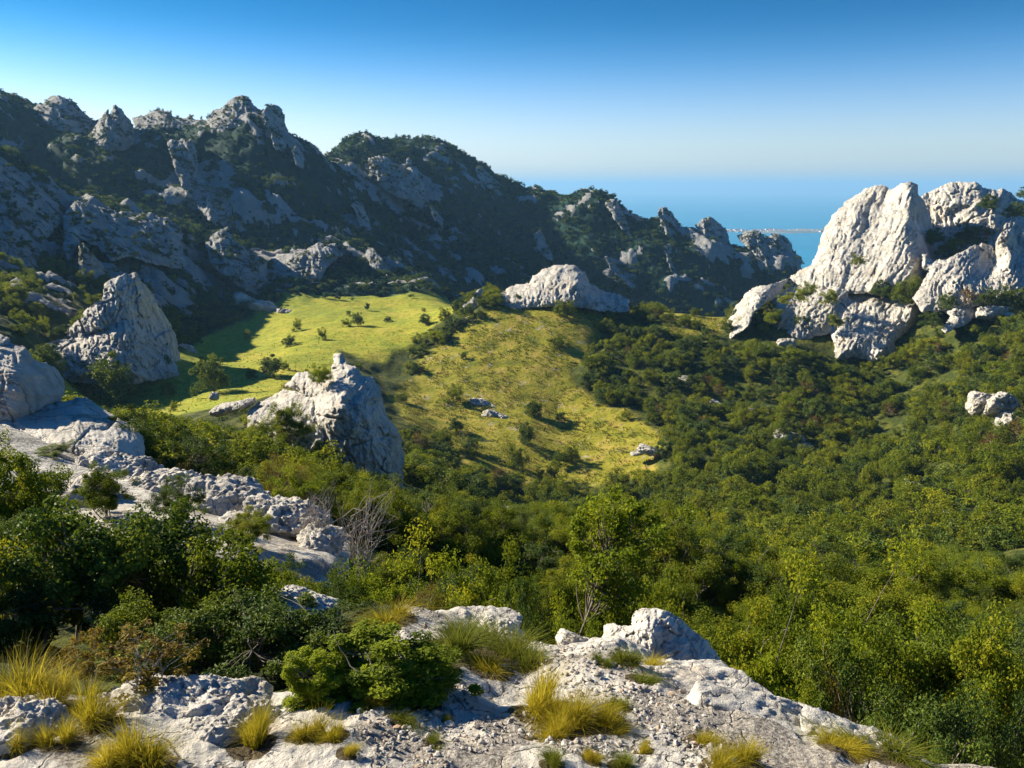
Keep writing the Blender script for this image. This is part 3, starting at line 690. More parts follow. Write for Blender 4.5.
slab('rock_cliff', 'pale rock step with an upright block below the broken crest',
     [(922, 254), (927, 253), (931, 260), (945, 259), (958, 253), (970, 246), (983, 243), (991, 244), (995, 250), (997, 237), (1003, 230), (1011, 229), (1016, 236), (1019, 246), (1028, 247), (1070, 250), (1070, 312), (1020, 310), (980, 306), (945, 310), (922, 314), (912, 298), (928, 272), (921, 268)],
     [(926, 255, 192.1), (970, 247, 195.0), (990, 245, 198.4), (995, 262, 196.5), (1000, 236, 192.6), (1013, 234, 195.9), (1018, 255, 195.0), (1006, 262, 188.2), (1050, 250, 197), (927, 298, 179.1), (965, 270, 186.9), (980, 286, 181.2), (1020, 288, 182), (1065, 288, 182), (945, 275, 185.5)],
     1.7, 3.6, 26, 2.8, cat='cliff', seed=10, blocky=.25, rough=1.3, thick=9)
slab('rock_cliff', 'sloping rock ledge joining the pale dome and the lower cliff band',
     [(772, 300), (790, 286), (812, 282), (850, 284), (890, 282), (925, 274), (944, 268), (950, 292), (938, 306), (926, 312), (890, 320), (840, 318), (800, 322), (776, 330)],
     [(790, 300, 200), (792, 287, 209), (850, 288, 205), (860, 305, 198), (890, 285, 201), (925, 276, 203), (925, 300, 193), (945, 272, 204), (940, 300, 193), (800, 320, 194), (840, 316, 194), (890, 316, 193)], 1.3, 2.6, 24, 2.2, cat='cliff', seed=31, thick=7, blocky=.3)
slab('rock_cliff', 'lower pale cliff band above the right hand wood',
     [(776, 312), (781, 304), (792, 297), (810, 293), (829, 288), (836, 286), (847, 291), (850, 298), (861, 302), (874, 297), (885, 301), (902, 302), (916, 293), (926, 291), (932, 294), (933, 304), (924, 319), (910, 332), (895, 342), (896, 356), (877, 362), (855, 358), (836, 361), (834, 349), (830, 334), (815, 337), (803, 346), (790, 342), (779, 329)],
     [(778, 312, 197), (792, 298, 200), (836, 287, 199), (850, 298, 196), (815, 312, 193), (782, 328, 191), (800, 342, 187), (862, 303, 194), (874, 298, 194), (832, 332, 187), (852, 330, 186), (840, 357, 178), (872, 320, 188), (868, 345, 181), (890, 354, 177), (886, 303, 193), (902, 303, 191), (918, 294, 189), (912, 312, 184.5), (895, 335, 181), (931, 303, 194), (922, 318, 190)],
     1.6, 3.2, 24, 3.0, cat='cliff', seed=11, blocky=.25, rough=1.3, thick=8)
slab('rock_cliff', 'short ragged rock band at the right of the lower cliff', [(937, 304), (948, 296), (956, 300), (962, 306), (979, 304), (981, 312), (966, 325), (946, 334), (941, 329), (950, 316), (938, 308)], [(940, 304, 181), (950, 297, 181), (962, 306, 176), (978, 306, 179), (970, 320, 173), (946, 331, 168)], .9, 2.6, 20, 2, cat='cliff', seed=12, thick=5, blocky=.3)
rock('boulder', 'row of low rocks right of the ragged band', [L(992, 313, 174, 34, 16, 3, 6, n=5, **kb), L(1010, 316, 173, 24, 12, 3, 5, n=4, **kb)], M_ROCK_MID, None, 'boulder')
slab('rock_cliff', 'slanting pale fin at the left end of the right hand cliffs', [(711, 340), (724, 329), (729, 315), (737, 304), (749, 290), (759, 285), (773, 284), (785, 279), (792, 277), (786, 283), (782, 292), (771, 301), (756, 311), (750, 326), (738, 333), (726, 346), (713, 344)],
     [(713, 340, 196), (730, 315, 202), (749, 291, 206), (762, 286, 204), (773, 286, 203), (788, 279, 212), (762, 300, 196), (752, 315, 192), (738, 330, 189), (726, 343, 188), (781, 291, 208), (772, 300, 201)], 1.4, 2.6, 34, 2.5, cat='cliff', seed=13, blocky=.4, rough=1.3, thick=3.5)
rock('boulder', 'small pale boulder in the scrub below the slanting fin', [L(783, 347, 184, 20, 18, 2, 0, n=5, **kb)], M_ROCK_MID, None, 'boulder')
rock('rock_outcrop', 'shaded outcrop at the right edge among the trees', [L(1002, 404, 118, 36, 30, 2.5, 0, n=5, **kb), L(978, 402, 120, 22, 26, 2, 0, n=5, **kb), L(1010, 424, 116, 36, 36, 2.5, 8, n=5, **kb)], M_ROCK_MID, None, 'outcrop')
for (a, b, d, w_, h_, lab) in ((660, 355, 186, 20, 14, 'small white rock on the shoulder of the hill'), (690, 378, 168, 34, 14, 'pale slab in the scrub right of the hill'), (716, 402, 156, 26, 14, 'tilted white rock in the scrub below the hill shoulder'),
                             (790, 432, 133, 34, 20, 'larger white rock among dark bushes in the right hollow'), (756, 408, 148, 16, 9, 'little white rock above the right hollow'), (962, 503, 84, 34, 16, 'grey boulder half hidden in the lower right wood'),
                             (912, 482, 96, 16, 8, 'small grey stone in the lower right wood'), (652, 448, 130, 34, 10, 'stony patch of pale rock at the right foot of the hill'), (640, 512, 100, 36, 14, 'pale rock at the bottom of the dark hollow'),
                             (430, 458, 128, 26, 9, 'flat pale rock low on the left flank of the hill'), (482, 400, 158, 24, 9, 'flat stone in the middle of the hillside'), (446, 378, 172, 20, 8, 'pale stone on the left of the grassy hillside'), (395, 344, 196, 12, 8, 'lone pale stone at the meadow edge left of the hill'),
                             (495, 412, 152, 26, 8, 'grey stone below the middle of the hillside'), (508, 508, 88, 36, 10, 'pale slab in the dark gully at the foot of the hill'), (186, 345, 196, 14, 8, 'pale stone at the shaded left edge of the meadow')):
    rock('boulder', lab, [L(a, b + h_ * .35, d, w_ * 1.1, h_ * .9, None, 16, n=5, **kb), L(a + w_ * .45, b + h_ * .8, d - 1, w_ * .8, h_ * .6, None, 22, n=5, **kb), L(a - w_ * .4, b + h_ * .5, d - .5, w_ * .6, h_ * .5, None, -8, n=4, **kb)], M_ROCK_MID, None, 'boulder')

# ---- left near ledges
kn = dict(grain=(0, 14, 0), flute=.8, box=2.9)
slab('rock_slab', 'big upper block of the layered rocks at the left edge', [(-50, 330), (0, 334), (8, 337), (12, 343), (25, 346), (32, 355), (34, 360), (47, 362), (58, 370), (64, 378), (65, 392), (61, 402), (43, 406), (36, 418), (0, 424), (-50, 424)],
     [(-40, 335, 19.6), (5, 337, 19.6), (30, 356, 19.4), (58, 372, 20), (62, 392, 19.6), (20, 385, 18.2), (30, 400, 18.2), (-40, 405, 17.8), (0, 360, 18.8)], .22, .9, -75, 3, mat=M_ROCK_NEARISH, cat='ledge', seed=14, thick=2.2, blocky=.4)
slab('rock_slab', 'sloping slab below the layered block at the left edge', [(-50, 406), (0, 405), (8, 401), (39, 399), (64, 401), (78, 397), (85, 396), (102, 407), (117, 417), (137, 428), (144, 436), (146, 462), (117, 468), (88, 472), (64, 480), (45, 486), (-50, 495)],
     [(-40, 408, 18.6), (40, 401, 19), (84, 397, 19.4), (117, 418, 18.6), (142, 436, 18.2), (60, 425, 17.4), (100, 432, 17.2), (60, 452, 16.2), (-40, 470, 15.8), (0, 435, 16.9), (120, 444, 16.8), (60, 480, 15.6), (140, 462, 16.4)], .3, .8, -60, 3, mat=M_ROCK_NEARISH, cat='ledge', seed=15, thick=2.0, rough=1.2)
rock('rock_slab', 'long pale ledge stepping down behind the left bushes', [L(120, 470, 15.5, 100, 26, .8, 12, n=6, **kn), L(170, 488, 14.6, 90, 26, .8, 12, n=6, **kn), L(226, 504, 13.8, 90, 30, .8, 10, n=6, **kn)], M_ROCK_NEARISH, None, 'ledge')
rock('rock_slab', 'lower end of the long ledge, beside the bare grey bush', [L(286, 520, 13, 90, 34, .8, 14, n=6, **kn), L(322, 542, 12.2, 50, 26, .7, 20, n=5, **kn), L(240, 530, 12.6, 70, 30, .7, 4, n=5, **kn)], M_ROCK_NEARISH, None, 'ledge')
rock('rock_slab', 'shaded bluish rock behind the left edge bushes', [L(10, 520, 11.5, 90, 60, .8, 6, n=6, **kn), L(40, 560, 10, 90, 50, .7, 10, n=6, **kn), L(80, 500, 13, 80, 40, .8, 6, n=5, **kn)], M_ROCK_NEARISH, None, 'ledge')
# ---- foreground
kg = dict(grain=(0, 8, 0), flute=1.0, box=2.5, amp=.75)
slab('boulder', 'creamy overhanging boulder on the edge of the ledge at the right',
     [(599, 648), (601, 640), (604, 625), (612, 623), (622, 626), (631, 625), (633, 614), (637, 610), (646, 607), (663, 609), (678, 616), (693, 630), (708, 641), (719, 656), (722, 672), (700, 676), (660, 674), (625, 668), (604, 660)],
     [(603, 640, 4.98), (612, 625, 5.02), (632, 624, 4.93), (646, 608, 5.04), (664, 610, 4.98), (690, 630, 4.95), (716, 656, 4.92), (650, 632, 4.78), (668, 640, 4.82), (640, 655, 4.70), (690, 655, 4.72), (660, 672, 4.64), (710, 670, 4.72), (615, 655, 4.80)], .06, .17, 20, 1.5, mat=M_ROCK_NEAR, cat='boulder', seed=16, thick=.35, step=.6, rnd=.06)
rock('boulder', 'large pitted grey boulder between grass tufts at the bottom left',
     [L(190, 718, 3.35, 150, 70, .26, 4, n=6, **kg), L(140, 708, 3.5, 110, 50, .22, -14, n=6, **kg), L(214, 748, 3.1, 80, 60, .2, 10, n=6, **kg), L(250, 736, 3.2, 90, 50, .2, 24, n=6, **kg)], M_ROCK_NEAR, None, 'boulder')
rock('boulder', 'rounded grey boulder in the bottom left corner', [L(36, 742, 3.0, 96, 66, .2, 12, n=6, **kg), L(4, 726, 3.1, 70, 40, .2, 4, n=6, **kg), L(74, 762, 2.9, 40, 40, .12, 10, n=5, **kg)], M_ROCK_NEAR, None, 'boulder')
rock('rock_slab', 'pale flat ledge stone along the far edge of the shelf', [L(452, 634, 5.35, 150, 30, .35, 2, n=6, **kg), L(376, 632, 5.4, 90, 24, .3, -4, n=6, **kg), L(498, 636, 5.2, 60, 30, .25, 14, n=6, **kg)], M_ROCK_NEAR, None, 'slab')
rock('rock_slab', 'small white slab behind the shelf beside the dark bush', [L(312, 610, 5.6, 70, 22, .25, 6, n=5, **kg), L(290, 600, 5.8, 40, 14, .2, 0, n=5, **kg)], M_ROCK_NEAR, None, 'slab')
ks = dict(grain=(0, 8, 0), flute=1.0, box=2.8, amp=.5)
rock('rock_slab', 'long bright slab sloping down to the right edge of the shelf', [L(612, 672, 4.5, 150, 44, .34, 9, n=6, **ks), L(690, 700, 4.05, 190, 50, .36, 14, n=6, **ks), L(786, 732, 3.65, 190, 48, .32, 14, n=6, **ks), L(870, 760, 3.35, 130, 36, .24, 14, n=6, **ks)], M_ROCK_NEAR, None, 'slab')
rock('rock_slab', 'flat pale slab in the middle of the gravel below the bright slab', [L(664, 742, 3.4, 90, 26, .2, 8, n=6, **ks)], M_ROCK_NEAR, None, 'slab')
rock('boulder', 'small grey stone behind the shelf left of the creamy boulder', [L(572, 642, 5.0, 36, 16, .12, 10, n=5, **kg)], M_ROCK_NEAR, None, 'boulder')
rock('boulder', 'flat grey stone lying on the grit below the dark green cushion bush', [L(400, 716, 3.6, 22, 9, .05, 0, n=4, **kg)], M_ROCK_NEAR, None, 'boulder')

# ------------------------------------------------------------------ plants
def tubes(polys, sides=5):
    """polys = list of (points (n,3), radii (n,)) -> V, quads"""
    vs, fs, off = [], [], 0
    an = np.linspace(0, 2 * math.pi, sides, endpoint=False)
    for p, r in polys:
        p = np.asarray(p, float); n_ = len(p)
        t = np.gradient(p, axis=0); t /= np.linalg.norm(t, axis=1)[:, None] + 1e-9
        a = np.cross(t, [0.3, .5, .81]); a /= np.linalg.norm(a, axis=1)[:, None] + 1e-9
        b = np.cross(t, a)
        V = p[:, None] + (np.cos(an)[None, :, None] * a[:, None] + np.sin(an)[None, :, None] * b[:, None]) * np.asarray(r)[:, None, None]
        vs.append(V.reshape(-1, 3))
        i = np.arange(n_ * sides).reshape(n_, sides) + off
        fs.append(np.stack([i[:-1], np.roll(i[:-1], -1, 1), np.roll(i[1:], -1, 1), i[1:]], -1).reshape(-1, 4)); off += n_ * sides
    return np.concatenate(vs), np.concatenate(fs)

def curve(a, b, g, bend, k=7, sag=0.0):
    t = np.linspace(0, 1, k)[:, None]
    m = (np.asarray(a) + np.asarray(b)) / 2 + g.normal(size=3) * bend * np.linalg.norm(np.asarray(b) - np.asarray(a))
    p = (1 - t) ** 2 * a + 2 * t * (1 - t) * m + t ** 2 * b
    p[1:-1] += g.normal(size=(k - 2, 3)) * bend * .12 * np.linalg.norm(np.asarray(b) - np.asarray(a))
    return p

def leaves(C, out, size, g, aspect=.55, tint=None):
    """folded four point leaves at C, turned roughly outward/up"""
    n_ = len(C)
    nr = out * .55 + g.normal(size=(n_, 3)) * .6 + np.array([0, 0, .55]); nr /= np.linalg.norm(nr, axis=1)[:, None] + 1e-9
    ax = np.cross(nr, g.normal(size=(n_, 3))); ax /= np.linalg.norm(ax, axis=1)[:, None] + 1e-9
    sd_ = np.cross(nr, ax)
    s = (size * g.uniform(.65, 1.35, n_))[:, None]
    droop = nr * s * .18
    V = np.stack([C - ax * s * .5, C + sd_ * s * aspect * .5 + droop * .6, C + ax * s * .5 - droop, C - sd_ * s * aspect * .5 + droop * .6], 1).reshape(-1, 3)
    f = np.arange(4 * n_).reshape(-1, 4)
    return V, f, np.repeat(tint, 4)

def plant(seed, K=40, per=120, leaf=.035, cr_=.16, shape=(.5, .5, .5), low=.12, stems=4, mats=(M_LEAF, M_BARK), lean=(0, 0), thick=.02, holes=.35, upright=0.0, bare=0, flat=.8, trunk_h=.0):
    """a plant one unit high standing at the origin: returns (wood V,f) and (leaf V,f,tint)"""
    g = np.random.default_rng(seed)
    cs = []
    rx, ry, rz = shape
    while len(cs) < K:
        d = g.normal(size=3); d /= np.linalg.norm(d)
        rad = g.uniform(.35, 1) ** .5
        nz = .8 + .45 * math.sin(d[0] * 3.1 + seed) * math.cos(d[1] * 2.7 + seed * 1.7) + .2 * math.sin(d[2] * 5 + seed)
        p = d * rad * np.array([rx, ry, rz]) * nz
        z = p[2] + (1 - rz)
        if z < low or (g.random() < holes and z < .45): continue
        if z > 1.05: continue
        cs.append((p[0] + lean[0] * z, p[1] + lean[1] * z, z))
    cs = np.array(cs)
    base = [np.array([g.normal() * .05 * (stems > 1), g.normal() * .05 * (stems > 1), -.04]) for _ in range(stems)]
    polys, forks = [], []
    for b in base:
        tp = np.array([b[0] * 2 + lean[0] * .62 + g.normal() * rx * .3 * (stems > 1), b[1] * 2 + lean[1] * .62 + g.normal() * ry * .3 * (stems > 1), g.uniform(.5, .72) + trunk_h * .2])
        p = curve(b, tp, g, .08, 8); polys.append((p, np.linspace(thick, thick * .45, 8))); forks.append(p)
    fk = np.concatenate([p[(4 if trunk_h else 2):] for p in forks])
    for c in cs:
        j = np.argmin(((fk - c * np.array([1, 1, .8])) ** 2).sum(1))
        p = curve(fk[j], c, g, .14, 6); polys.append((p, np.linspace(thick * .42, thick * .1, 6)))
    for _ in range(bare):
        c = cs[g.integers(K)] * np.array([1.1, 1.1, 1]) + np.array([0, 0, g.uniform(.06, .2)])
        j = g.integers(len(fk)); p = curve(fk[j], c, g, .12, 7); polys.append((p, np.linspace(thick * .4, thick * .08, 7)))
    W = tubes(polys, 5)
    cid = np.repeat(np.arange(K), per)
    sz = cr_ * g.uniform(.6, 1.35, K)
    d = g.normal(size=(len(cid), 3)); d /= np.linalg.norm(d, axis=1)[:, None]
    rr_ = g.uniform(0, 1, len(cid)) ** .45
    Cc = cs[cid] + d * (rr_ * sz[cid])[:, None] * np.array([1, 1, flat])
    Cc[:, 2] = np.maximum(Cc[:, 2], .01)
    tint = np.clip(.5 + g.normal(size=K)[cid] * .16 + g.normal(size=len(cid)) * .14, 0, 1)
    outw = d + (cs[cid] - cs.mean(0)) * 1.5
    LV = leaves(Cc, outw, leaf, g, .6, tint)
    return W, LV

def proto_parts(nm, seed, mats, **kw):
    W, (LVv, LF, tint) = plant(seed, **kw)
    return (mesh_from('stems', W[0], W[1], 4, mats[1]), mesh_from('crown', LVv, LF, 4, mats[0], smooth=False, attrs={'tint': tint}))

def proto_one(nm, seed, mats, **kw):
    W, (LVv, LF, tint) = plant(seed, **kw)
    V = np.concatenate([LVv, W[0]]); f = np.concatenate([LF, W[1] + len(LVv)])
    me = mesh_from(nm, V, f, 4, list(mats), smooth=False, attrs={'tint': np.concatenate([tint, np.zeros(len(W[0]))])})
    mi = np.zeros(len(f), np.int32); mi[len(LF):] = 1
    me.polygons.foreach_set('material_index', mi)
    return me

NEAR = [proto_parts('n', 21, (M_LEAF, M_BARK), K=105, per=250, leaf=.022, cr_=.10, shape=(.62, .6, .52), bare=6, thick=.012),
        proto_parts('n', 22, (M_LEAF_LIGHT, M_BARK), K=90, per=260, leaf=.023, cr_=.105, shape=(.58, .6, .55), bare=8, thick=.012),
        proto_parts('n', 23, (M_LEAF_DARK, M_BARK), K=105, per=250, leaf=.021, cr_=.10, shape=(.66, .62, .5), bare=3, thick=.012),
        proto_parts('n', 24, (M_LEAF, M_BARK), K=84, per=270, leaf=.021, cr_=.105, shape=(.5, .52, .52), bare=10, stems=6, thick=.011),
        proto_parts('n', 25, (M_LEAF_DRY, M_BARK_GREY), K=60, per=150, leaf=.017, cr_=.13, shape=(.52, .5, .5), bare=24, stems=6, thick=.010)]
MID = [proto_parts('m', 41, (M_LEAF, M_BARK), K=46, per=80, leaf=.055, cr_=.16, shape=(.6, .58, .52), low=.1, thick=.016),
       proto_parts('m', 42, (M_LEAF_DARK, M_BARK), K=50, per=80, leaf=.055, cr_=.16, shape=(.62, .6, .5), low=.08, thick=.016),
       proto_parts('m', 43, (M_LEAF_LIGHT, M_BARK), K=40, per=80, leaf=.055, cr_=.16, shape=(.55, .55, .52), low=.1, thick=.016),
       proto_parts('m', 44, (M_LEAF, M_BARK), K=40, per=80, leaf=.055, cr_=.15, shape=(.48, .5, .54), low=.12, thick=.016, holes=.5),
       proto_parts('m', 45, (M_LEAF_DRY, M_BARK_GREY), K=34, per=40, leaf=.05, cr_=.15, shape=(.5, .5, .5), low=.1, bare=16, thick=.014)]
PC = bpy.data.collections.new('plant_stock')     # stock for the ground cover only, not in the scene
def stock(pref, specs):
    c = bpy.data.collections.new(pref)
    for k, (sd_, mats, kw) in enumerate(specs):
        c.objects.link(bpy.data.objects.new('%s_%d' % (pref, k), proto_one(pref, sd_, mats, **kw)))
    return c
ST_MID = stock('mid_stock', [(61, (M_LEAF, M_BARK), dict(K=42, per=70, leaf=.06, cr_=.17, shape=(.6, .58, .52), low=.06, thick=.014)),
                             (62, (M_LEAF_DARK, M_BARK), dict(K=44, per=70, leaf=.06, cr_=.17, shape=(.62, .6, .5), low=.05, thick=.014)),
                             (63, (M_LEAF, M_BARK), dict(K=40, per=70, leaf=.06, cr_=.16, shape=(.55, .52, .54), low=.08, thick=.014)),
                             (64, (M_LEAF_LIGHT, M_BARK), dict(K=36, per=70, leaf=.06, cr_=.16, shape=(.52, .55, .52), low=.08, thick=.014)),
                             (65, (M_LEAF_DRY, M_BARK_GREY), dict(K=30, per=30, leaf=.055, cr_=.16, shape=(.5, .5, .5), low=.1, bare=14, thick=.012)),
                             (66, (M_LEAF, M_BARK), dict(K=90, per=260, leaf=.020, cr_=.13, shape=(.6, .58, .52), low=.06, thick=.012)),
                             (67, (M_LEAF_DARK, M_BARK), dict(K=90, per=260, leaf=.020, cr_=.13, shape=(.62, .6, .5), low=.05, thick=.012)),
                             (68, (M_LEAF_LIGHT, M_BARK), dict(K=80, per=260, leaf=.020, cr_=.13, shape=(.52, .55, .52), low=.08, thick=.012))])
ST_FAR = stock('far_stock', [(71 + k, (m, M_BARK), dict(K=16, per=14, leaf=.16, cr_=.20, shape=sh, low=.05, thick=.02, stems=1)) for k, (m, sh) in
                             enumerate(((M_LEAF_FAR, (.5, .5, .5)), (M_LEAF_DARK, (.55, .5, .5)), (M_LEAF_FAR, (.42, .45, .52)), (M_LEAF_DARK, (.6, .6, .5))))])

def put(parts, name, loc, h, w, rz, label, cat='shrub', group=None, names=('stems', 'crown')):
    e = empty(name, loc, rz); e.scale = (w, w, h)
    for nm, m in zip(names, parts): link(nm, m, e)
    return tag(e, label, cat, group)

def hit(px, py, r0=1.5):
    a, b = slope(px, py)
    d = np.geomspace(r0, 900, 3000)
    below = ground(a * d, d) >= b * d
    if not below.any(): return None
    k = int(np.argmax(below)); return np.array([a * d[k], d[k], b * d[k]])

def stand(px, d, top, wpx):
    a, _ = slope(px, 560); x, y = a * d, d
    zb = float(ground(x, y)[0]); s = math.hypot(d, zb) / F
    # the top as seen: height at that distance along the sight line
    return np.array([x, y, zb]), max(.15, slope(px, top)[1] * d - zb), wpx * s

# ---- named plants of the foreground
taken = []
def hero(px, d, top, wpx, parts, label, name='shrub', cat='shrub', rz=None, ws=1.0, group=None):
    loc, h, w = stand(px, d, top, wpx)
    taken.append((loc[0], loc[1], w * .4))
    return put(parts, name, loc - np.array([0, 0, .04 * h]), h, w * ws / 1.2, rng.uniform(0, 6.28) if rz is None else rz, label, cat, group)
COARSE = [proto_parts('c', 31, (M_LEAF_DARK, M_BARK), K=90, per=130, leaf=.038, cr_=.115, shape=(.6, .6, .55), bare=14, thick=.014),
          proto_parts('c', 32, (M_LEAF_DARK, M_BARK), K=90, per=130, leaf=.035, cr_=.115, shape=(.62, .6, .5), bare=18, thick=.013),
          proto_parts('c', 33, (M_LEAF, M_BARK), K=90, per=120, leaf=.033, cr_=.13, shape=(.55, .58, .54), bare=12, thick=.012)]
hero(78, 5.6, 492, 150, COARSE[0], 'tall dark leafy shrub at the left, in front of the bluish rock')
hero(22, 5.2, 570, 110, COARSE[1], 'dark rounded shrub at the left edge above the golden grass')
hero(150, 6.2, 500, 130, COARSE[0], 'dark bush between the tall left shrub and the twiggy one', rz=2.2)
hero(228, 5.7, 520, 150, COARSE[2], 'tall twiggy shrub with thin upright stems behind the pitted boulder')
hero(268, 4.5, 596, 130, COARSE[1], 'low dark bush behind the pitted boulder, touching the cushion bush', rz=1.0)
hero(318, 4.6, 612, 100, COARSE[1], 'dark bush beside the small white slab', rz=4.0)
hero(188, 4.6, 592, 120, COARSE[1], 'low dark shrub just behind the top of the pitted boulder', rz=3.0)
hero(120, 4.7, 596, 110, COARSE[2], 'small shrub above the brownish dry herb')
hero(24, 8.0, 428, 130, NEAR[3], 'loose small tree at the left edge in front of the layered rocks', 'small_tree', 'tree')
M_CUSH = leaf_material('leaf_cushion', (.06, .10, .006), (.20, .26, .012), (.36, .40, .02), .5, .2)
for a_, d_, t_, w_, k_, lab in ((30, 10.5, 476, 80, 2, 'dark bush on the pale ledge near the left edge'), (112, 12.0, 464, 64, 0, 'green bush rooted in the long pale ledge'), (182, 12.0, 482, 56, 2, 'dark little bush in a crack of the long ledge'), (250, 11.2, 510, 60, 0, 'green bush at the lower front of the long ledge'), (66, 15.5, 446, 50, 2, 'dark bush on the sloping slab at the left')):
    hero(a_, d_, t_, w_, NEAR[k_], lab)
CUSH = proto_parts('cushion', 35, (M_CUSH, M_BARK), K=150, per=210, leaf=.040, cr_=.12, shape=(.64, .6, .66), low=.03, holes=.1, bare=14, stems=7, thick=.02)
def on_ground(px, py, wpx, hpx, parts, name, label, cat, rz=None, group=None):
    p = hit(px, py); s = np.linalg.norm(p) / F
    taken.append((p[0], p[1], wpx * s * .4))
    return put(parts, name, p - np.array([0, 0, .01]), hpx * s * 1.15, wpx * s / 1.2, rng.uniform(0, 6.28) if rz is None else rz, label, cat, group)
on_ground(394, 690, 132, 40, CUSH, 'cushion_bush', 'dense bright green cushion bush on the gravel', 'bush')
on_ground(322, 700, 70, 40, CUSH, 'cushion_bush', 'smaller green cushion bush left of the big one, by the golden tufts', 'bush')
HERB = proto_parts('herb', 36, (leaf_material('leaf_herb', (.08, .06, .012), (.20, .14, .02), (.34, .25, .04), .35), M_BARK_GREY), K=60, per=26, leaf=.05, cr_=.08, shape=(.6, .6, .5), low=.3, stems=14, bare=20, thick=.008)
on_ground(148, 690, 104, 46, HERB, 'dry_herb', 'brownish dry herb with thin stalks above the pitted boulder', 'herb')
on_ground(88, 690, 60, 50, HERB, 'dry_herb', 'brown dry herb beside the golden grass at the left', 'herb')
# leaning young tree
LEAN = proto_parts('lean', 37, (M_LEAF_LIGHT, M_BARK), K=62, per=110, leaf=.0135, cr_=.042, shape=(.165, .165, .24), low=.55, stems=1, lean=(.30, 0), thick=.0085, holes=.2, trunk_h=.2)
loc, h, w = stand(548, 8.0, 474, 100)
tag(put(LEAN, 'young_tree', loc, h, h, 0, 'slender young tree with a leaning trunk behind the ledge', 'tree', names=('trunk', 'crown')))
DEAD = proto_parts('dead', 38, (M_LEAF_DRY, M_BARK_GREY), K=46, per=2, leaf=.02, cr_=.1, shape=(.5, .5, .55), low=.3, stems=7, bare=60, thick=.010)
hero(360, 11.5, 462, 90, DEAD, 'bare grey bush of leafless twigs beside the long ledge', 'dead_bush', 'bush')
hero(316, 12.5, 480, 70, DEAD, 'smaller leafless bush left of the bare grey one', 'dead_bush', 'bush', rz=2)
hl = [(740, 8.2, 610, 150, NEAR[0], 'bushy green shrub right behind the creamy boulder'), (826, 7.6, 590, 150, NEAR[1], 'light green shrub in the middle of the right hand thicket'), (882, 8.4, 566, 150, NEAR[1], 'tallest light green shrub of the right hand thicket'),
      (800, 9.6, 575, 130, NEAR[0], 'green shrub with bare twigs behind the right hand thicket'), (956, 7.2, 600, 150, NEAR[0], 'broad green shrub near the right edge of the thicket'), (1016, 6.8, 606, 140, NEAR[3], 'shrub at the right edge of the picture'),
      (900, 6.2, 660, 130, NEAR[2], 'dark low bush at the foot of the right hand thicket'), (790, 6.0, 668, 110, NEAR[0], 'small bush over the end of the long bright slab'), (985, 5.6, 680, 130, NEAR[2], 'dark bush in the bottom right corner'), (725, 6.4, 672, 70, NEAR[1], 'little green bush beside the creamy boulder'),
      (846, 6.6, 640, 60, NEAR[4], 'reddish brown dry bush inside the right hand thicket'), (390, 9.0, 548, 130, NEAR[1], 'light green bush behind the left end of the ledge'), (445, 8.6, 545, 120, NEAR[1], 'sunny yellow green bush above the flat ledge stone'), (500, 8.4, 548, 110, NEAR[0], 'rounded green bush left of the leaning young tree'),
      (530, 7.4, 592, 80, NEAR[2], 'dark bush at the foot of the leaning young tree'), (610, 8.2, 560, 110, NEAR[0], 'green bush right of the leaning young tree'), (668, 8.8, 570, 110, NEAR[0], 'green bush above the creamy boulder'), (345, 7.6, 560, 100, NEAR[3], 'green bush between the long ledge and the dark left bushes'), (580, 7.0, 606, 70, NEAR[1], 'low light green bush left of the creamy boulder')]
for a, d, t_, w_, pp, lab in hl: hero(a, d, t_, w_, pp, lab)

# ---- bushes on the valley floor that stand alone
for (a, py, wp, hp, k, lab) in ((78, 376, 30, 22, 1, 'bush at the foot of the lower broken tier, on its left'), (146, 380, 24, 15, 0, 'green bush at the foot of the lower broken tier'), (164, 374, 22, 16, 1, 'dark bush at the right end of the lower broken tier'), (112, 380, 26, 16, 1, 'dark bush in front of the middle of the lower broken tier'), (50, 372, 28, 22, 1, 'dark bush between the layered block and the broken tier'),
                              (115, 408, 46, 44, 1, 'big dark round bush standing alone on the near meadow'), (214, 394, 38, 30, 1, 'dark bush with a small rock at its foot on the near meadow'), (272, 376, 30, 18, 1, 'dark round bush at the near edge of the bright meadow'),
                              (204, 376, 14, 16, 1, 'small bush at the shaded corner of the meadow'), (128, 385, 14, 10, 0, 'tiny bush between the big dark bush and the meadow'), (358, 326, 14, 12, 1, 'small dark bush on the bright meadow'), (425, 325, 16, 10, 1, 'dark bush on the right part of the meadow'),
                              (388, 322, 10, 5, 1, 'low dark bush near the middle of the meadow'), (446, 322, 14, 13, 0, 'bush at the meadow edge below the hilltop knob'), (526, 445, 22, 20, 1, 'lone bush casting a shadow on the hillside'), (456, 432, 20, 14, 1, 'dark bush low on the left of the hillside'), (470, 452, 24, 14, 1, 'dark bush at the shady lower left of the hillside'),
                              (495, 306, 24, 13, 0, 'green bush beside the hilltop knob'), (566, 316, 26, 14, 0, 'green bush under the hilltop rock cap'), (572, 462, 20, 16, 0, 'bush at the lower right of the hillside'), (518, 470, 22, 22, 0, 'tallest bush at the foot of the hillside')):
    on_ground(a, py, wp, hp, MID[k], 'bush', lab, 'bush')
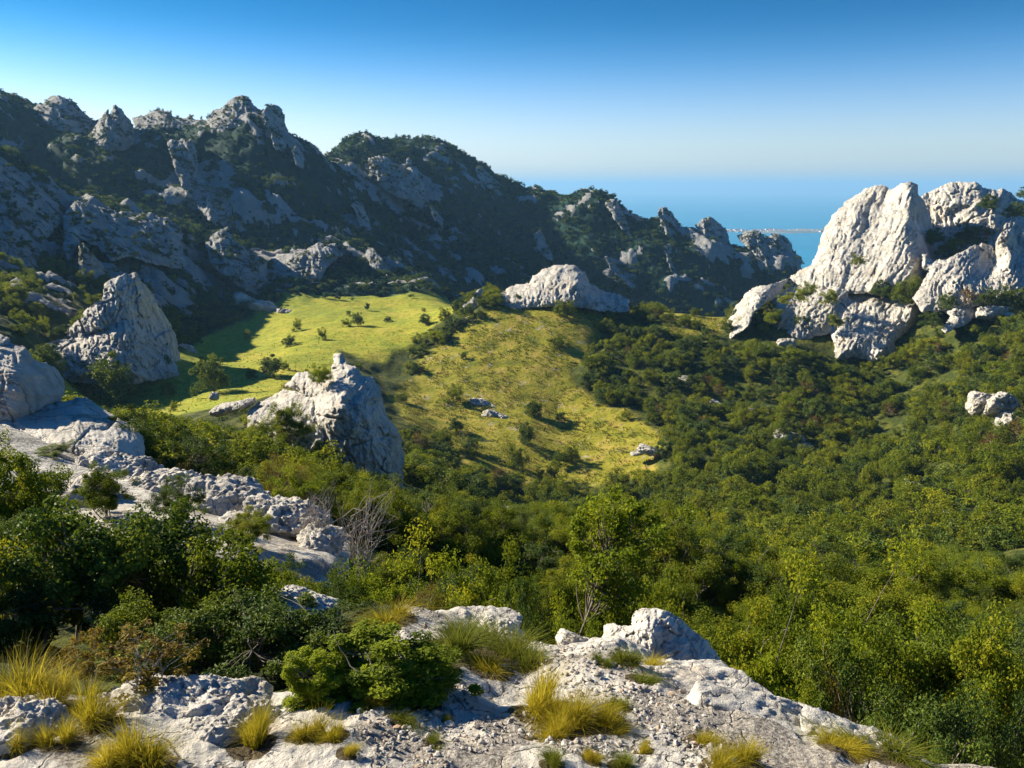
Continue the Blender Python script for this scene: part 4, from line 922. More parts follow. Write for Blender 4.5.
for (a, py, d, h, k, lab) in ((984, 206, 224, 2.6, 1, 'dark bush in a cleft of the broken crest'), (962, 240, 216, 3.4, 1, 'dark bush between the pale dome and the rock step'), (946, 252, 212, 3.2, 1, 'dark bush at the right foot of the pale dome'), (978, 236, 217, 3.0, 4, 'brownish bush above the upright block'),
                              (1010, 214, 222, 2.6, 1, 'dark bush on the crest near the right edge'), (930, 240, 214, 2.6, 1, 'small dark bush in the shadow of the pale dome'), (856, 262, 199, 1.6, 0, 'little green bush in the crease of the pale dome'), (1020, 196, 230, 2.0, 1, 'small bush on top of the crest at the right edge'),
                              (900, 296, 193, 3.2, 0, 'green bush on the ledge under the pale dome'), (88, 322, 149, 1.7, 0, 'bush against the left flank of the peaked outcrop'), (68, 334, 147, 1.6, 1, 'dark bush at the left foot of the peaked outcrop'), (100, 300, 152, 1.2, 0, 'small green bush on the left shoulder of the peaked outcrop'), (878, 292, 197, 2.6, 1, 'dark bush on the ledge under the dome'), (922, 292, 194, 3.0, 0, 'green bush at the right of the ledge under the dome'), (826, 300, 194, 2.4, 2, 'light green bush above the left end of the lower cliff'), (832, 322, 186, 1.8, 2, 'light green bush growing on the lower cliff band'), (802, 296, 193, 2.6, 2, 'light green bush at the left toe of the pale dome'), (942, 304, 176, 2.2, 1, 'dark bush under the left end of the rock step'), (962, 298, 177, 2.4, 4, 'brownish bush under the middle of the rock step'), (984, 300, 177, 2.4, 1, 'dark bush under the upright block of the rock step'), (1006, 298, 176, 2.2, 0, 'green bush under the right end of the rock step'), (1022, 300, 175, 2.6, 1, 'dark bush at the right edge under the rock step'), (928, 322, 174, 2.0, 1, 'dark bush between the lower cliff band and the ragged band'), (770, 318, 184, 2.0, 2, 'light green bush between the slanting fin and the lower cliff band'), (784, 300, 194, 1.8, 2, 'light green bush just above the top of the slanting fin')):
    q_ = P(a, py, d); put(MID[k], 'bush', q_ - np.array([0, 2.0, h * .45]), h * 1.7, h * 2.1, rng.uniform(0, 6.28), lab, 'bush')
for (a, py, d, h, w, k, lab) in ((290, 450, 51.2, 3.3, 3.0, 0, 'green bush growing in front of the leaning slab and pinnacle'), (322, 384, 56.5, 1.5, 1.7, 1, 'bush growing on top of the pinnacle beside its topmost knob'), (258, 446, 52, 2.0, 2.4, 1, 'light green bush at the left foot of the leaning slab'), (318, 470, 50.5, 2.2, 2.4, 2, 'dark bush at the foot of the pinnacle, under the leaning slab')):
    put(NEAR[k], 'bush', P(a, py, d), h, w, rng.uniform(0, 6.28), lab, 'bush')

# ------------------------------------------------------------------ scrub and wood
def zone_tables(x, y):
    z = ground(x, y); px, py = project(np.stack([x, y, z], 1))
    return z, px, py
def seen(x, y, z, hgt):
    r = np.hypot(x, y)
    top = (z + hgt) / r
    k = bilinear(RUN, x * .985, y * .985)
    return top > k - .002

def scatter(r0, r1, spacing, smin, smax, seed):
    g = np.random.default_rng(seed)
    area = math.radians(78 if r1 > 75 else 95) / 2 * (r1 ** 2 - r0 ** 2)
    m = int(area / spacing ** 2)
    r = np.sqrt(g.uniform(r0 ** 2, r1 ** 2, m)); th = g.uniform(-math.radians(39), math.radians(39 if r1 > 75 else 56), m)
    x, y = np.sin(th) * r, np.cos(th) * r
    return x, y, smin + (smax - smin) * g.beta(1.6, 2.2, m), g

items = []          # x y z size rz proto dens
def add_zone(r0, r1, spacing, smin, smax, seed, dens):
    x, y, s, g = scatter(r0, r1, spacing, smin, smax, seed)
    z, px, py = zone_tables(x, y)
    mea, hil, rk, mo = bilinear(meadow_s, x, y), bilinear(hill_s, x, y), bilinear(rockm, x, y), bilinear(mount, x, y)
    pr_ = dens(x, y, px, py, mea, hil, rk, mo)
    keep = (g.random(len(x)) < pr_) & seen(x, y, z, s * 1.1) & (px > -140) & (px < (1160 if r1 > 75 else 2000))
    for (tx, ty, tr) in taken:
        keep &= (x - tx) ** 2 + (y - ty) ** 2 > tr ** 2
    return np.stack([x, y, z, s, g.uniform(0, 6.28, len(x)), g.random(len(x)), px, py], 1)[keep]

def cl(x, y, f, o=0): return fbm(np.stack([x, y, 0 * x + o], 1) / f, 3)
def d_near(x, y, px, py, mea, hil, rk, mo):
    left = sstep(40, -2, x + (y - 12) * .25)
    ledge = ((x > -13) & (x < -2) & (y > 10.2) & (y < 19) & (px < 345) & (py > 380))   # the left ledges stay mostly bare
    return np.where(ledge, .10, .92) * (cl(x, y, 9) > -.75)
def d_mid(x, y, px, py, mea, hil, rk, mo):
    wood = .95 * sstep(-1.3, -.85, cl(x, y, 16))
    left = (px < 470) & (py > 380) & (y < 130)
    wood = np.where(left, wood * .8, wood)
    open_left = (px < 360) & (y > 75) & (y < 150)
    wood = np.where(open_left, .25 * (cl(x, y, 14, 4) > -.05), wood)
    wood = np.where((px > 40) & (px < 410) & (y > 92) & (y < 200), .05, wood)
    wood = np.where((px < 420) & (y <= 92), .3 * (cl(x, y, 10, 4) > -.2), wood)
    hill_d = .13 * (cl(x, y, 12, 2) > .18) + .018
    mead_d = .035 * (cl(x, y, 20, 5) > .05) + .004
    p = np.where(hil > .3, hill_d, wood); p = np.where(mea > .3, mead_d, p)
    return p * (1 - .95 * sstep(.4, .7, rk * mo)) * ~((px > 925) & (y > 212) & (py < 225))
near_it = add_zone(6.3, 30, 1.15, 1.3, 2.5, 1, d_near)
n2_it = add_zone(30, 70, 1.9, 1.7, 3.4, 2, d_near)
mid_it = add_zone(70, 140, 2.4, 1.2, 4.8, 3, d_mid)
mid2_it = add_zone(140, 245, 2.7, 1.2, 4.6, 4, d_mid)
def cap(it):                # near plants stay below the sight lines the photograph leaves open
    x, y, z, s = it[:, 0], it[:, 1], it[:, 2], it[:, 3]
    lim_py = np.interp(it[:, 6], [0, 100, 200, 330, 420, 520, 640, 760, 850, 1024], [505, 510, 530, 556, 545, 560, 560, 585, 570, 590])
    a = (-SA + (384 - lim_py) / F * CA) / (CA + (384 - lim_py) / F * SA)
    lim2 = np.interp(it[:, 6], [0, 60, 150, 210, 260, 320, 400, 520, 640, 760, 1024], [400, 402, 412, 424, 436, 452, 490, 506, 500, 520, 560])
    b = (-SA + (384 - lim2) / F * CA) / (CA + (384 - lim2) / F * SA)
    mx = np.where(y < 18, a * y - z, b * y - z)
    it[:, 3] = np.where(y < 80, np.minimum(s, np.maximum(mx, .5)) * np.where(y < 18, .62 + .38 * ((it[:, 5] * 29.3) % 1), 1), s)
    return it[(y > 80) | (mx > .6)]
near_it = cap(near_it); n2_it = cap(n2_it)
def cap_cliff(it):          # low scrub in front of the pale cliffs
    lim = np.interp(it[:, 6], [690, 705, 720, 760, 800, 836, 858, 880, 898, 912, 930, 945, 978, 990, 1010, 1030], [300, 326, 344, 338, 346, 358, 361, 361, 346, 334, 330, 332, 320, 296, 284, 270])
    b = (-SA + (384 - lim) / F * CA) / (CA + (384 - lim) / F * SA)
    inz = (it[:, 6] > 700) & (it[:, 6] < 1015) & (it[:, 1] > 120) & (it[:, 1] < 192)
    mx = b * it[:, 1] - it[:, 2]
    it[:, 3] = np.where(inz, np.minimum(it[:, 3], np.maximum(mx, .6)), it[:, 3])
    return it[~inz | (mx > -.5)]
mid_it = cap_cliff(mid_it); mid2_it = cap_cliff(mid2_it)
scr = np.concatenate([near_it, n2_it, mid_it, mid2_it])
dist = np.sqrt((scr[:, :3] ** 2).sum(1))
app = scr[:, 3] / dist
inframe = (scr[:, 6] > 4) & (scr[:, 6] < 1020) & (scr[:, 7] > 150) & (project(scr[:, :3] + np.array([0, 0, 1.0]) * scr[:, 3:4])[1] < 760)
order = np.argsort(-np.where(inframe, app, app * .05))
IND = 225
ind, rest = order[:IND], order[IND:]

def zone_name(px, py, d):
    if d < 16:
        if px < 330: return 'behind the dark left bushes'
        if px < 520: return 'behind the flat ledge stone'
        if px < 720: return 'behind the creamy boulder'
        return 'below the long bright slab at the right'
    if d < 45:
        if px < 330: return 'on the slope beyond the long left ledge'
        if px < 540: return 'between the bare grey bush and the leaning young tree'
        if px < 760: return 'beyond the leaning young tree'
        return 'beyond the right hand thicket'
    if px < 420: return 'around the foot of the pinnacle'
    if px < 640: return 'in the gully below the grassy hill'
    return 'on the wooded slope under the right hand cliffs'
KIND = ['leafy mid green', 'dark green', 'light yellow green', 'upright green', 'dry brownish']
def pick(v, px, py):
    warm = .07 if (px > 640 and py > 380) else .03
    if v < .42: return 0
    if v < .66: return 1
    if v < .80: return 2
    if v < 1 - warm: return 3
    return 4 if abs(py - 560) > 90 or px < 520 else 0
for i in ind:
    x, y, z, s, rz, v, px, py = scr[i]
    k = pick(v, px, py); d = dist[i]
    parts = (NEAR if d < 34 else MID)[k]
    zn = zone_name(px, py, d)
    put(parts, 'shrub', (x, y, z - .06 * s), s, s * (.85 + .4 * ((v * 7.3) % 1)), rz, '%s shrub growing %s' % (KIND[k], zn), 'shrub', 'shrubs ' + zn)

def cover(name, it, coll, nkinds, kinds, label):
    V = it[:, :3].copy(); V[:, 2] -= .07 * it[:, 3]
    me = bpy.data.meshes.new(name); me.vertices.add(len(V)); me.vertices.foreach_set('co', V.astype(np.float32).ravel())
    for nm, arr, typ in (('size', it[:, 3], 'FLOAT'), ('turn', it[:, 4], 'FLOAT'), ('wide', it[:, 3] * (.75 + .6 * ((it[:, 5] * 13.7) % 1)), 'FLOAT')):
        a = me.attributes.new(nm, typ, 'POINT'); a.data.foreach_set('value', arr.astype(np.float32))
    a = me.attributes.new('kind_index', 'INT', 'POINT'); a.data.foreach_set('value', kinds.astype(np.int32))
    o = link(name, me)
    ng = bpy.data.node_groups.new(name, 'GeometryNodeTree')
    ng.interface.new_socket('Geometry', in_out='INPUT', socket_type='NodeSocketGeometry'); ng.interface.new_socket('Geometry', in_out='OUTPUT', socket_type='NodeSocketGeometry')
    nn = ng.nodes
    gi, go = nn.new('NodeGroupInput'), nn.new('NodeGroupOutput')
    ci = nn.new('GeometryNodeCollectionInfo'); ci.inputs['Collection'].default_value = coll; ci.inputs['Separate Children'].default_value = True; ci.inputs['Reset Children'].default_value = True
    iop = nn.new('GeometryNodeInstanceOnPoints'); iop.inputs['Pick Instance'].default_value = True
    def na(nm, t):
        q = nn.new('GeometryNodeInputNamedAttribute'); q.data_type = t; q.inputs['Name'].default_value = nm; return q.outputs[0]
    cx = nn.new('ShaderNodeCombineXYZ'); ng.links.new(na('turn', 'FLOAT'), cx.inputs[2])
    ng.links.new(gi.outputs[0], iop.inputs['Points']); ng.links.new(ci.outputs[0], iop.inputs['Instance'])
    ng.links.new(na('kind_index', 'INT'), iop.inputs['Instance Index']); ng.links.new(cx.outputs[0], iop.inputs['Rotation'])
    sc_ = nn.new('ShaderNodeCombineXYZ'); ng.links.new(na('wide', 'FLOAT'), sc_.inputs[0]); ng.links.new(na('wide', 'FLOAT'), sc_.inputs[1]); ng.links.new(na('size', 'FLOAT'), sc_.inputs[2])
    ng.links.new(sc_.outputs[0], iop.inputs['Scale']); ng.links.new(iop.outputs[0], go.inputs[0])
    md = o.modifiers.new('cover', 'NODES'); md.node_group = ng
    return tag(o, label, None, None, 'stuff')
rk_ = scr[rest]
kinds = np.array([{0: 0, 1: 1, 2: 3, 3: 2, 4: 4}[pick(v, a, b)] for v, a, b in zip(rk_[:, 5], rk_[:, 6], rk_[:, 7])])
kinds = np.where(dist[rest] < 34, 5 + (rk_[:, 5] * 2.99).astype(int), kinds)
cover('shrubbery', rk_, ST_MID, 8, kinds, 'dense green scrub covering the valley slopes')

def d_far(x, y, px, py, mea, hil, rk, mo):
    p = .95 * sstep(-1.1, -.6, cl(x, y, 26, 3)) * (1 - .97 * sstep(.45, .75, rk + .3 * cl(x, y, 8, 6)))
    p = np.where(mea > .3, .012, p); p = np.where(hil > .3, .05, p)
    return p * ~((px > 800) & (y < 330))
def small_on_crest(it):
    it[:, 3] *= np.where((it[:, 6] < 340) & (it[:, 1] > 390), .6, 1)
    return it
far_it = np.concatenate([add_zone(245, 360, 2.2, 1.4, 3.3, 5, d_far), add_zone(360, 560, 2.4, 1.3, 3.2, 6, d_far)])
far_it = small_on_crest(far_it)
# scrub rooted on the crags themselves
def on_crags(kind, per_m2, smin, smax, upmin, seed):
    g = np.random.default_rng(seed); out = []
    for cat, V, T in CRAGS:
        if cat != kind: continue
        a, b, c = V[T[:, 0]], V[T[:, 1]], V[T[:, 2]]
        nn_ = np.cross(b - a, c - a); ar = np.linalg.norm(nn_, axis=1) / 2; up = nn_[:, 2] / (2 * ar + 1e-9)
        m = (a + b + c) / 3
        p = ar * per_m2 * sstep(upmin, upmin + .35, up) * (fbm(m / 7 + 3, 3) > .0) * (m[:, 2] > ground(m[:, 0], m[:, 1]))
        q = m[g.random(len(m)) < p]
        if len(q): out.append(q)
    q = np.concatenate(out); s = g.uniform(smin, smax, len(q))
    px, py = project(q)
    return np.stack([q[:, 0], q[:, 1], q[:, 2], s, g.uniform(0, 6.28, len(q)), g.random(len(q)), px, py], 1)
cr_it = on_crags('crag', .16, .7, 2.0, .25, 31)
far_it = np.concatenate([far_it, cr_it])
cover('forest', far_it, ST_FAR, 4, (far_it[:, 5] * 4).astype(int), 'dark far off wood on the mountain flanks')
print('SCRUB', len(scr), 'FAR', len(far_it), 'CRAG', len(cr_it), 'minapp px', app[ind[-1]] * F)
# ------------------------------------------------------------------ grass, grit
def tuft_mesh(seed, nb, spread, curl, mat, wid=.012):
    g = np.random.default_rng(seed)
    an = g.uniform(0, 6.28, nb); rb = np.sqrt(g.uniform(0, 1, nb)) * spread * .55
    b = np.stack([np.cos(an) * rb, np.sin(an) * rb, np.full(nb, -.03)], 1)
    sub = g.normal(size=(5, 2)) * spread * .42; sh = g.uniform(.45, 1.05, 5); w5 = g.integers(0, 5, nb)
    b[:, :2] = b[:, :2] * .6 + sub[w5]
    lean_ = np.stack([np.cos(an), np.sin(an)], 1) * (rb / (spread * .55))[:, None] * spread * .8 + sub[w5] * .7 + g.standard_t(3, size=(nb, 2)) * spread * .28 + np.array([.16, -.05])
    h = g.uniform(.3, 1.0, nb) * sh[w5] * g.choice([1, 1, 1, 1.25], nb)
    seg = 4
    side = np.stack([-np.sin(an + g.normal(size=nb)), np.cos(an + g.normal(size=nb)), np.zeros(nb)], 1)
    vs = []
    for k in range(seg + 1):
        t = k / seg
        c = b + np.stack([lean_[:, 0] * t ** (1 + curl), lean_[:, 1] * t ** (1 + curl), h * (t - .25 * curl * t ** 3 * np.hypot(lean_[:, 0], lean_[:, 1]) / (spread + 1e-6))], 1)
        w_ = wid * (1 - t * .92)
        vs += [c - side * w_, c + side * w_]
    V = np.stack(vs, 1)           # nb, 2(seg+1), 3
    m = 2 * (seg + 1)
    f = np.array([[2 * k, 2 * k + 1, 2 * k + 3, 2 * k + 2] for k in range(seg)])
    Fq = (np.arange(nb)[:, None, None] * m + f).reshape(-1, 4)
    tint = np.clip(.42 + g.normal(size=nb) * .25 + (g.random(nb) < .15) * .5, 0, 1)
    return mesh_from('grass_blades', V.reshape(-1, 3), Fq, 4, mat, attrs={'tint': np.repeat(tint, m)})
GOLD = [tuft_mesh(80 + k, 1100, .5, .9, M_GRASS, .0075) for k in range(6)]
GREEN = [tuft_mesh(90 + k, 1100, .6, .8, M_GRASS_GREEN, .010) for k in range(6)]
TUFTS = []
def tuft(px, py, wp, hp, green, label):
    p = hit(px, py); s = np.linalg.norm(p) / F
    o = link('grass_tuft', (GREEN if green else GOLD)[int(rng.integers(6))])
    o.location = p; o.rotation_euler = (0, 0, rng.uniform(0, 6.28)); o.scale = (wp * s * .68, wp * s * .68, hp * s * 1.0)
    tag(o, label, 'grass tuft'); TUFTS.append((p[0], p[1], wp * s * .5))
for q in ((18, 702, 78, 48, 0, 'wide golden grass tuft at the left edge below the dark rounded shrub'), (50, 706, 50, 34, 0, 'golden grass tuft right beside the wide one at the left edge'), (92, 722, 52, 40, 0, 'golden tuft between the two bottom left boulders'), (252, 748, 46, 58, 0, 'tall golden tuft at the right end of the pitted boulder'),
          (306, 738, 40, 30, 0, 'short golden tuft left of the green cushion bush'), (332, 740, 34, 26, 0, 'small golden tuft under the cushion bush'), (386, 620, 64, 20, 0, 'wide low golden tuft behind the flat ledge'), (488, 672, 54, 26, 0, 'yellow tuft in the green patch on the ledge'),
          (540, 712, 62, 50, 0, 'tall golden tuft left in the clump on the gravel'), (574, 722, 62, 46, 0, 'broad golden tuft in the middle of the clump on the gravel'), (606, 724, 46, 32, 0, 'golden tuft at the right of the clump on the gravel'), (556, 736, 44, 28, 0, 'low golden tuft at the front of the clump on the gravel'),
          (140, 766, 64, 52, 0, 'long bladed tuft at the bottom edge below the pitted boulder'), (110, 767, 44, 34, 0, 'tuft beside the long bladed one at the bottom edge'), (742, 760, 40, 28, 0, 'golden tuft right of the shadowed stones at the bottom'), (698, 744, 30, 22, 0, 'golden tuft in the crack of the bright slab'), (722, 767, 44, 20, 0, 'low golden tuft at the bottom edge near the bright slab'),
          (62, 742, 36, 26, 0, 'tuft on the rounded corner boulder'), (18, 748, 30, 26, 0, 'small tuft at the left end of the corner boulder'), (592, 760, 20, 14, 0, 'tiny golden tuft at the bottom below the clump'), (645, 752, 18, 14, 0, 'tiny golden tuft right of the clump'), (552, 764, 26, 14, 1, 'small yellow green tuft at the bottom middle'),
          (448, 722, 14, 10, 0, 'tiny yellow tuft alone on the pale gravel'), (346, 754, 20, 16, 0, 'small tuft on the gravel below the cushion bush'), (366, 706, 30, 26, 0, 'brownish tuft at the left foot of the cushion bush'),
          (452, 652, 74, 28, 1, 'broad green grass patch on the ledge right of the cushion bush'), (506, 655, 64, 26, 1, 'green grass patch on the ledge behind the yellow tuft'), (436, 668, 50, 20, 1, 'green grass fringe touching the cushion bush'), (530, 666, 46, 24, 1, 'green grass patch left of the bright slab'), (468, 640, 50, 18, 1, 'green grass at the back of the ledge patch'),
          (402, 722, 30, 12, 1, 'little green cushion on the flat grey stone'), (434, 744, 22, 11, 1, 'little green cushion alone on the gravel'), (621, 767, 28, 12, 1, 'little green cushion at the bottom right of the clump'), (618, 706, 26, 12, 1, 'green tuft at the edge of the bright slab'), (604, 664, 18, 9, 1, 'green sprig on the bright slab'), (640, 682, 30, 7, 1, 'mossy green strip along a crack of the bright slab'),
          (626, 662, 30, 20, 1, 'green plant at the left foot of the creamy boulder'), (650, 666, 36, 14, 0, 'dry grass in front of the creamy boulder'), (845, 748, 50, 12, 0, 'golden grass along the end of the bright slab'), (892, 756, 60, 16, 1, 'green grass between the slab and the dark low bush'), (955, 764, 66, 16, 1, 'green grass in the bottom right corner'), (600, 640, 60, 10, 0, 'dry grass strip behind the bright slab')):
    tuft(*q)

soil_ = np.zeros(len(X), np.float32)
nr_ = np.nonzero(R < 7)[0]
for (tx, ty, tr) in TUFTS + taken:
    if math.hypot(tx, ty) < 6.5:
        dd = np.hypot(X[nr_] - tx, Y[nr_] - ty)
        soil_[nr_] = np.maximum(soil_[nr_], sstep(tr * 1.35, tr * .5, dd))
TERRAIN.attributes['soil'].data.foreach_set('value', soil_)

# tussocks on the open hillside: too many to count
def tussocks():
    g = np.random.default_rng(77)
    x, y, s, _ = scatter(100, 215, .5, .10, .30, 78)
    hil, mea = bilinear(hill_s, x, y), bilinear(meadow_s, x, y)
    keep = ((hil > .4) & (cl(x, y, 5, 1) > -.1)) | ((mea > .5) & (g.random(len(x)) < .05))
    x, y, s = x[keep], y[keep], s[keep] * 1.5
    z = ground(x, y)
    nb = 9
    m = len(x)
    an = g.uniform(0, 6.28, (m, nb)); le = g.uniform(.3, 1, (m, nb)) * s[:, None] * .7
    b = np.stack([x, y, z - .03], 1)[:, None].repeat(nb, 1)
    tip = b + np.stack([np.cos(an) * le, np.sin(an) * le, s[:, None] * g.uniform(.5, 1, (m, nb))], -1)
    sd_ = np.stack([-np.sin(an), np.cos(an), 0 * an], -1) * (s[:, None, None] * .22)
    V = np.stack([b - sd_ * .5, b + sd_ * .5, tip + sd_ * .25, tip - sd_ * .25], 2).reshape(-1, 3)
    t = np.clip(.45 + .3 * cl(x, y, 7, 8) + g.normal(size=m) * .15, 0, 1)
    me = mesh_from('grass', V, np.arange(len(V)).reshape(-1, 4), 4, M_GRASS_HILL, smooth=False, attrs={'tint': np.repeat(t, nb * 4)})
    tag(link('grass', me), 'golden green tussock grass covering the open hillside', None, None, 'stuff')
    print('TUSSOCK', m)
M_GRASS_HILL = leaf_material('grass_hill', (.07, .10, .010), (.18, .175, .018), (.30, .23, .03), .3)
tussocks()

def gravel():
    g = np.random.default_rng(99)
    D, T = ico(1)
    n_ = 11000
    r = 2.5 + g.uniform(0, 1, n_) ** 1.4 * 2.6; th = g.uniform(-.22, .40, n_)
    x, y = np.sin(th) * r, np.cos(th) * r
    keep = (cl(x, y, .45, 3) > .0) & (x > -.75)
    x, y = x[keep], y[keep]; n_ = len(x)
    z = ground(x, y)
    s = .002 + .015 * g.uniform(0, 1, n_) ** 8 + .006 * g.uniform(0, 1, n_) ** 2
    V = D[None] * (1 + g.normal(size=(n_, len(D), 1)) * .16) * (s[:, None, None] * g.uniform(.6, 1.3, (n_, 1, 3)) * np.array([1, 1, .75]))
    a = g.uniform(0, 6.28, n_); c_, s_ = np.cos(a)[:, None], np.sin(a)[:, None]
    V = np.stack([V[..., 0] * c_ - V[..., 1] * s_, V[..., 0] * s_ + V[..., 1] * c_, V[..., 2]], -1) + np.stack([x, y, z + s * .3], 1)[:, None]
    Tt = (np.arange(n_)[:, None, None] * len(D) + T).reshape(-1, 3)
    k = N('gravel_stone'); t = k.attr('tint')
    b = k.n('ShaderNodeBsdfPrincipled', i_Roughness=.9); b.inputs['Specular IOR Level'].default_value = .2
    k.l(k.ramp(t, [(.0, (.16, .14, .12)), (.45, (.36, .33, .29)), (.8, (.50, .47, .42)), (1, (.42, .29, .19))]), b.inputs['Base Color']); k.l(b.outputs[0], k.out.inputs[0])
    me = mesh_from('gravel', V.reshape(-1, 3), Tt, 3, k.m, smooth=False, attrs={'tint': np.repeat(g.random(n_), len(D))})
    tag(link('gravel', me), 'loose limestone gravel on the near shelf', None, None, 'stuff')
gravel()

# ------------------------------------------------------------------ sea, far coast
SEA_Z = -200.0
def sea_material():
    k = N('sea_water'); pos = k.coords()
    mp = k.n('ShaderNodeMapping'); mp.inputs['Scale'].default_value = (.0016, .006, 1); k.l(pos, mp.inputs['Vector'])
    n = k.noise(mp.outputs[0], 1, 5, .6)
    b = k.n('ShaderNodeBsdfPrincipled', i_Roughness=.45); b.inputs['Specular IOR Level'].default_value = .22
    k.l(k.ramp(n, [(.35, (.006, .19, .34)), (.65, (.012, .25, .42))]), b.inputs['Base Color'])
    k.l(b.outputs[0], k.out.inputs[0]); return k.m
def disc(name, r0, r1, z, a0, a1, na, nr, mat):
    th = np.radians(np.linspace(a0, a1, na)); r = np.geomspace(r0, r1, nr)
    T_, R_ = np.meshgrid(th, r)
    V = np.stack([np.sin(T_) * R_, np.cos(T_) * R_, np.full_like(T_, z)], -1).reshape(-1, 3)
    i = np.arange(na * nr).reshape(nr, na)
    f = np.stack([i[:-1, :-1], i[:-1, 1:], i[1:, 1:], i[1:, :-1]], -1).reshape(-1, 4)[:, ::-1]
    return mesh_from(name, V, f, 4, mat)
tag(link('sea', disc('sea', 300, 30000, SEA_Z, -180, 180, 120, 40, sea_material())), kind='structure')

# ------------------------------------------------------------------ air
def haze():
    k = N('haze_air')
    v = k.n('ShaderNodeVolumePrincipled')
    v.inputs['Color'].default_value = (.30, .63, 1.0, 1); v.inputs['Density'].default_value = HAZE_D
    v.inputs['Anisotropy'].default_value = 0.1
    k.l(v.outputs[0], k.out.inputs['Volume'])
    b = 32000.0; lo, hi = min(float(Z.min()), SEA_Z) - 1.0, float(Z.max()) + 6.0
    V = [(x, y, z) for z in (lo, hi) for y in (-b, b) for x in (-b, b)]
    f = [0, 2, 3, 1, 4, 5, 7, 6, 0, 1, 5, 4, 2, 6, 7, 3, 0, 4, 6, 2, 1, 3, 7, 5]
    tag(link('haze', mesh_from('haze', V, f, 4, k.m, smooth=False)), kind='stuff')
HAZE_D = 1.3e-4
haze()

# ------------------------------------------------------------------ camera, sky, sun
cam = bpy.data.cameras.new('camera'); co = bpy.data.objects.new('camera', cam); COL.objects.link(co)
cam.sensor_width = 36; cam.lens = F / 1024 * 36; cam.clip_start = .05; cam.clip_end = 60000
co.location = (0, 0, 0); co.rotation_euler = (math.pi / 2 - PITCH, 0, 0)
S.camera = co
w = bpy.data.worlds.new('World'); S.world = w; w.use_nodes = True
nt = w.node_tree; bg = nt.nodes['Background']
sky = nt.nodes.new('ShaderNodeTexSky'); sky.sky_type = 'NISHITA'; sky.sun_disc = False
sky.sun_elevation = SUN_EL; sky.sun_rotation = SUN_AZ; sky.air_density = 1.0; sky.dust_density = 1.5; sky.ozone_density = 2.0; sky.altitude = 900
# the air near the horizon is pale, the sky above it a deep clear blue
geo = nt.nodes.new('ShaderNodeTexCoord'); sxyz = nt.nodes.new('ShaderNodeSeparateXYZ'); rp = nt.nodes.new('ShaderNodeValToRGB')
nt.links.new(geo.outputs['Generated'], sxyz.inputs[0]); nt.links.new(sxyz.outputs['Z'], rp.inputs[0])
rp.color_ramp.interpolation = 'B_SPLINE'
els = rp.color_ramp.elements
for q_, c_ in ((0, (1.0, .96, 1.04)), (.05, (.95, .94, 1.04)), (.09, (.66, .80, 1.0)), (.135, (.22, .54, .84)), (.18, (.02, .34, .60)), (.25, (.006, .25, .50)), (1, (.02, .32, .72))):
    e_ = els[0] if q_ == 0 else els[-1] if q_ == 1 else els.new(q_)
    e_.position = q_; e_.color = (*c_, 1)
tint = nt.nodes.new('ShaderNodeMix'); tint.data_type = 'RGBA'; tint.blend_type = 'MULTIPLY'; tint.inputs[0].default_value = 1
nt.links.new(sky.outputs[0], tint.inputs[6]); nt.links.new(rp.outputs[0], tint.inputs[7])
nt.links.new(tint.outputs[2], bg.inputs['Color'])
bg.inputs['Strength'].default_value = .072
sl = bpy.data.lights.new('sun', 'SUN'); sl.energy = 5; sl.angle = math.radians(.55); sl.color = (1, .89, .70)
so = bpy.data.objects.new('sun', sl); COL.objects.link(so)
sd = Vector((math.sin(SUN_AZ) * math.cos(SUN_EL), math.cos(SUN_AZ) * math.cos(SUN_EL), math.sin(SUN_EL)))
so.rotation_euler = sd.to_track_quat('Z', 'Y').to_euler(); so.location = (-60, 40, 60)
S.view_settings.view_transform = 'Standard'; S.view_settings.look = 'None'; S.view_settings.gamma = 1
S.view_settings.exposure = 1.3
S.cycles.use_denoising = True
S.cycles.max_bounces = 6; S.cycles.diffuse_bounces = 3; S.cycles.glossy_bounces = 2; S.cycles.transmission_bounces = 4; S.cycles.volume_bounces = 0
S.cycles.transparent_max_bounces = 8
S.cycles.use_adaptive_sampling = True; S.cycles.adaptive_threshold = .015
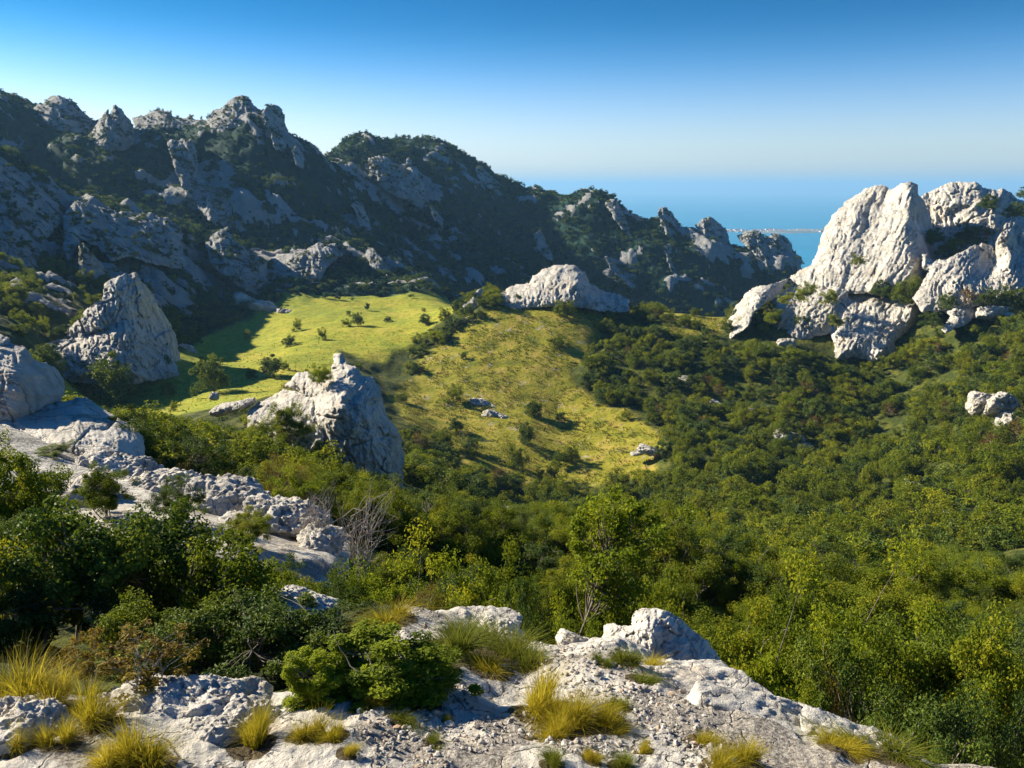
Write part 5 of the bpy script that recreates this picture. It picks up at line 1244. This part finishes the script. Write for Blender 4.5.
# far low coast with a village
def coast():
    d0 = 200 / .0525
    V, n1, n2 = [], 60, 8
    for i in range(n1):
        t = i / (n1 - 1); px = 690 + t * 330
        for j in range(n2):
            s_ = j / (n2 - 1); d = d0 * (1.0 + (.10 * s_ - .03) * math.sin(math.pi * min(1, t * 1.02)) + .01 * math.sin(t * 19))
            a, _ = slope(px, 233)
            V.append((a * d, d, SEA_Z - 1 + 7 * math.sin(math.pi * s_) * math.sin(math.pi * t) ** .6 + .6))
    i = np.arange(n1 * n2).reshape(n1, n2)
    f = np.stack([i[:-1, :-1], i[1:, :-1], i[1:, 1:], i[:-1, 1:]], -1).reshape(-1, 4)
    k = N('coast_land'); b = k.n('ShaderNodeBsdfPrincipled', i_Roughness=.95)
    k.l(k.ramp(k.noise(k.coords(), .012, 5, .6), [(.4, (.07, .09, .06)), (.6, (.22, .21, .17))]), b.inputs['Base Color']); k.l(b.outputs[0], k.out.inputs[0])
    tag(link('coast', mesh_from('coast', V, f, 4, k.m)), kind='structure')
    g = np.random.default_rng(3)
    kk = N('house_white'); b = kk.n('ShaderNodeBsdfPrincipled', i_Roughness=.8); b.inputs['Base Color'].default_value = (.6, .58, .54, 1); kk.l(b.outputs[0], kk.out.inputs[0])
    kr = N('roof_tile'); b = kr.n('ShaderNodeBsdfPrincipled', i_Roughness=.8); b.inputs['Base Color'].default_value = (.35, .16, .09, 1); kr.l(b.outputs[0], kr.out.inputs[0])
    V = [(-1, -1, 0), (1, -1, 0), (1, 1, 0), (-1, 1, 0), (-1, -1, .8), (1, -1, .8), (1, 1, .8), (-1, 1, .8), (-1, 0, 1.25), (1, 0, 1.25)]
    hm = bpy.data.meshes.new('house'); hm.from_pydata(V, [], [(0, 1, 5, 4), (1, 2, 6, 9, 5), (2, 3, 7, 6), (3, 0, 4, 8, 7), (4, 5, 9, 8), (6, 7, 8, 9)])
    hm.materials.append(kk.m); hm.materials.append(kr.m)
    for q in (4, 5): hm.polygons[q].material_index = 1
    for _ in range(90):
        px = 715 + 112 * g.random(); a, _b = slope(px, 233); d = d0 * (1 + g.uniform(-.012, .045)); s = g.uniform(3, 7)
        o = link('house', hm); o.location = (a * d, d, SEA_Z + 1.2); o.scale = (s * g.uniform(.9, 1.6), s, s); o.rotation_euler = (0, 0, g.normal() * .3)
        tag(o, 'tiny white house in the village on the far off coast', 'house', 'houses of the far coast village')
coast()
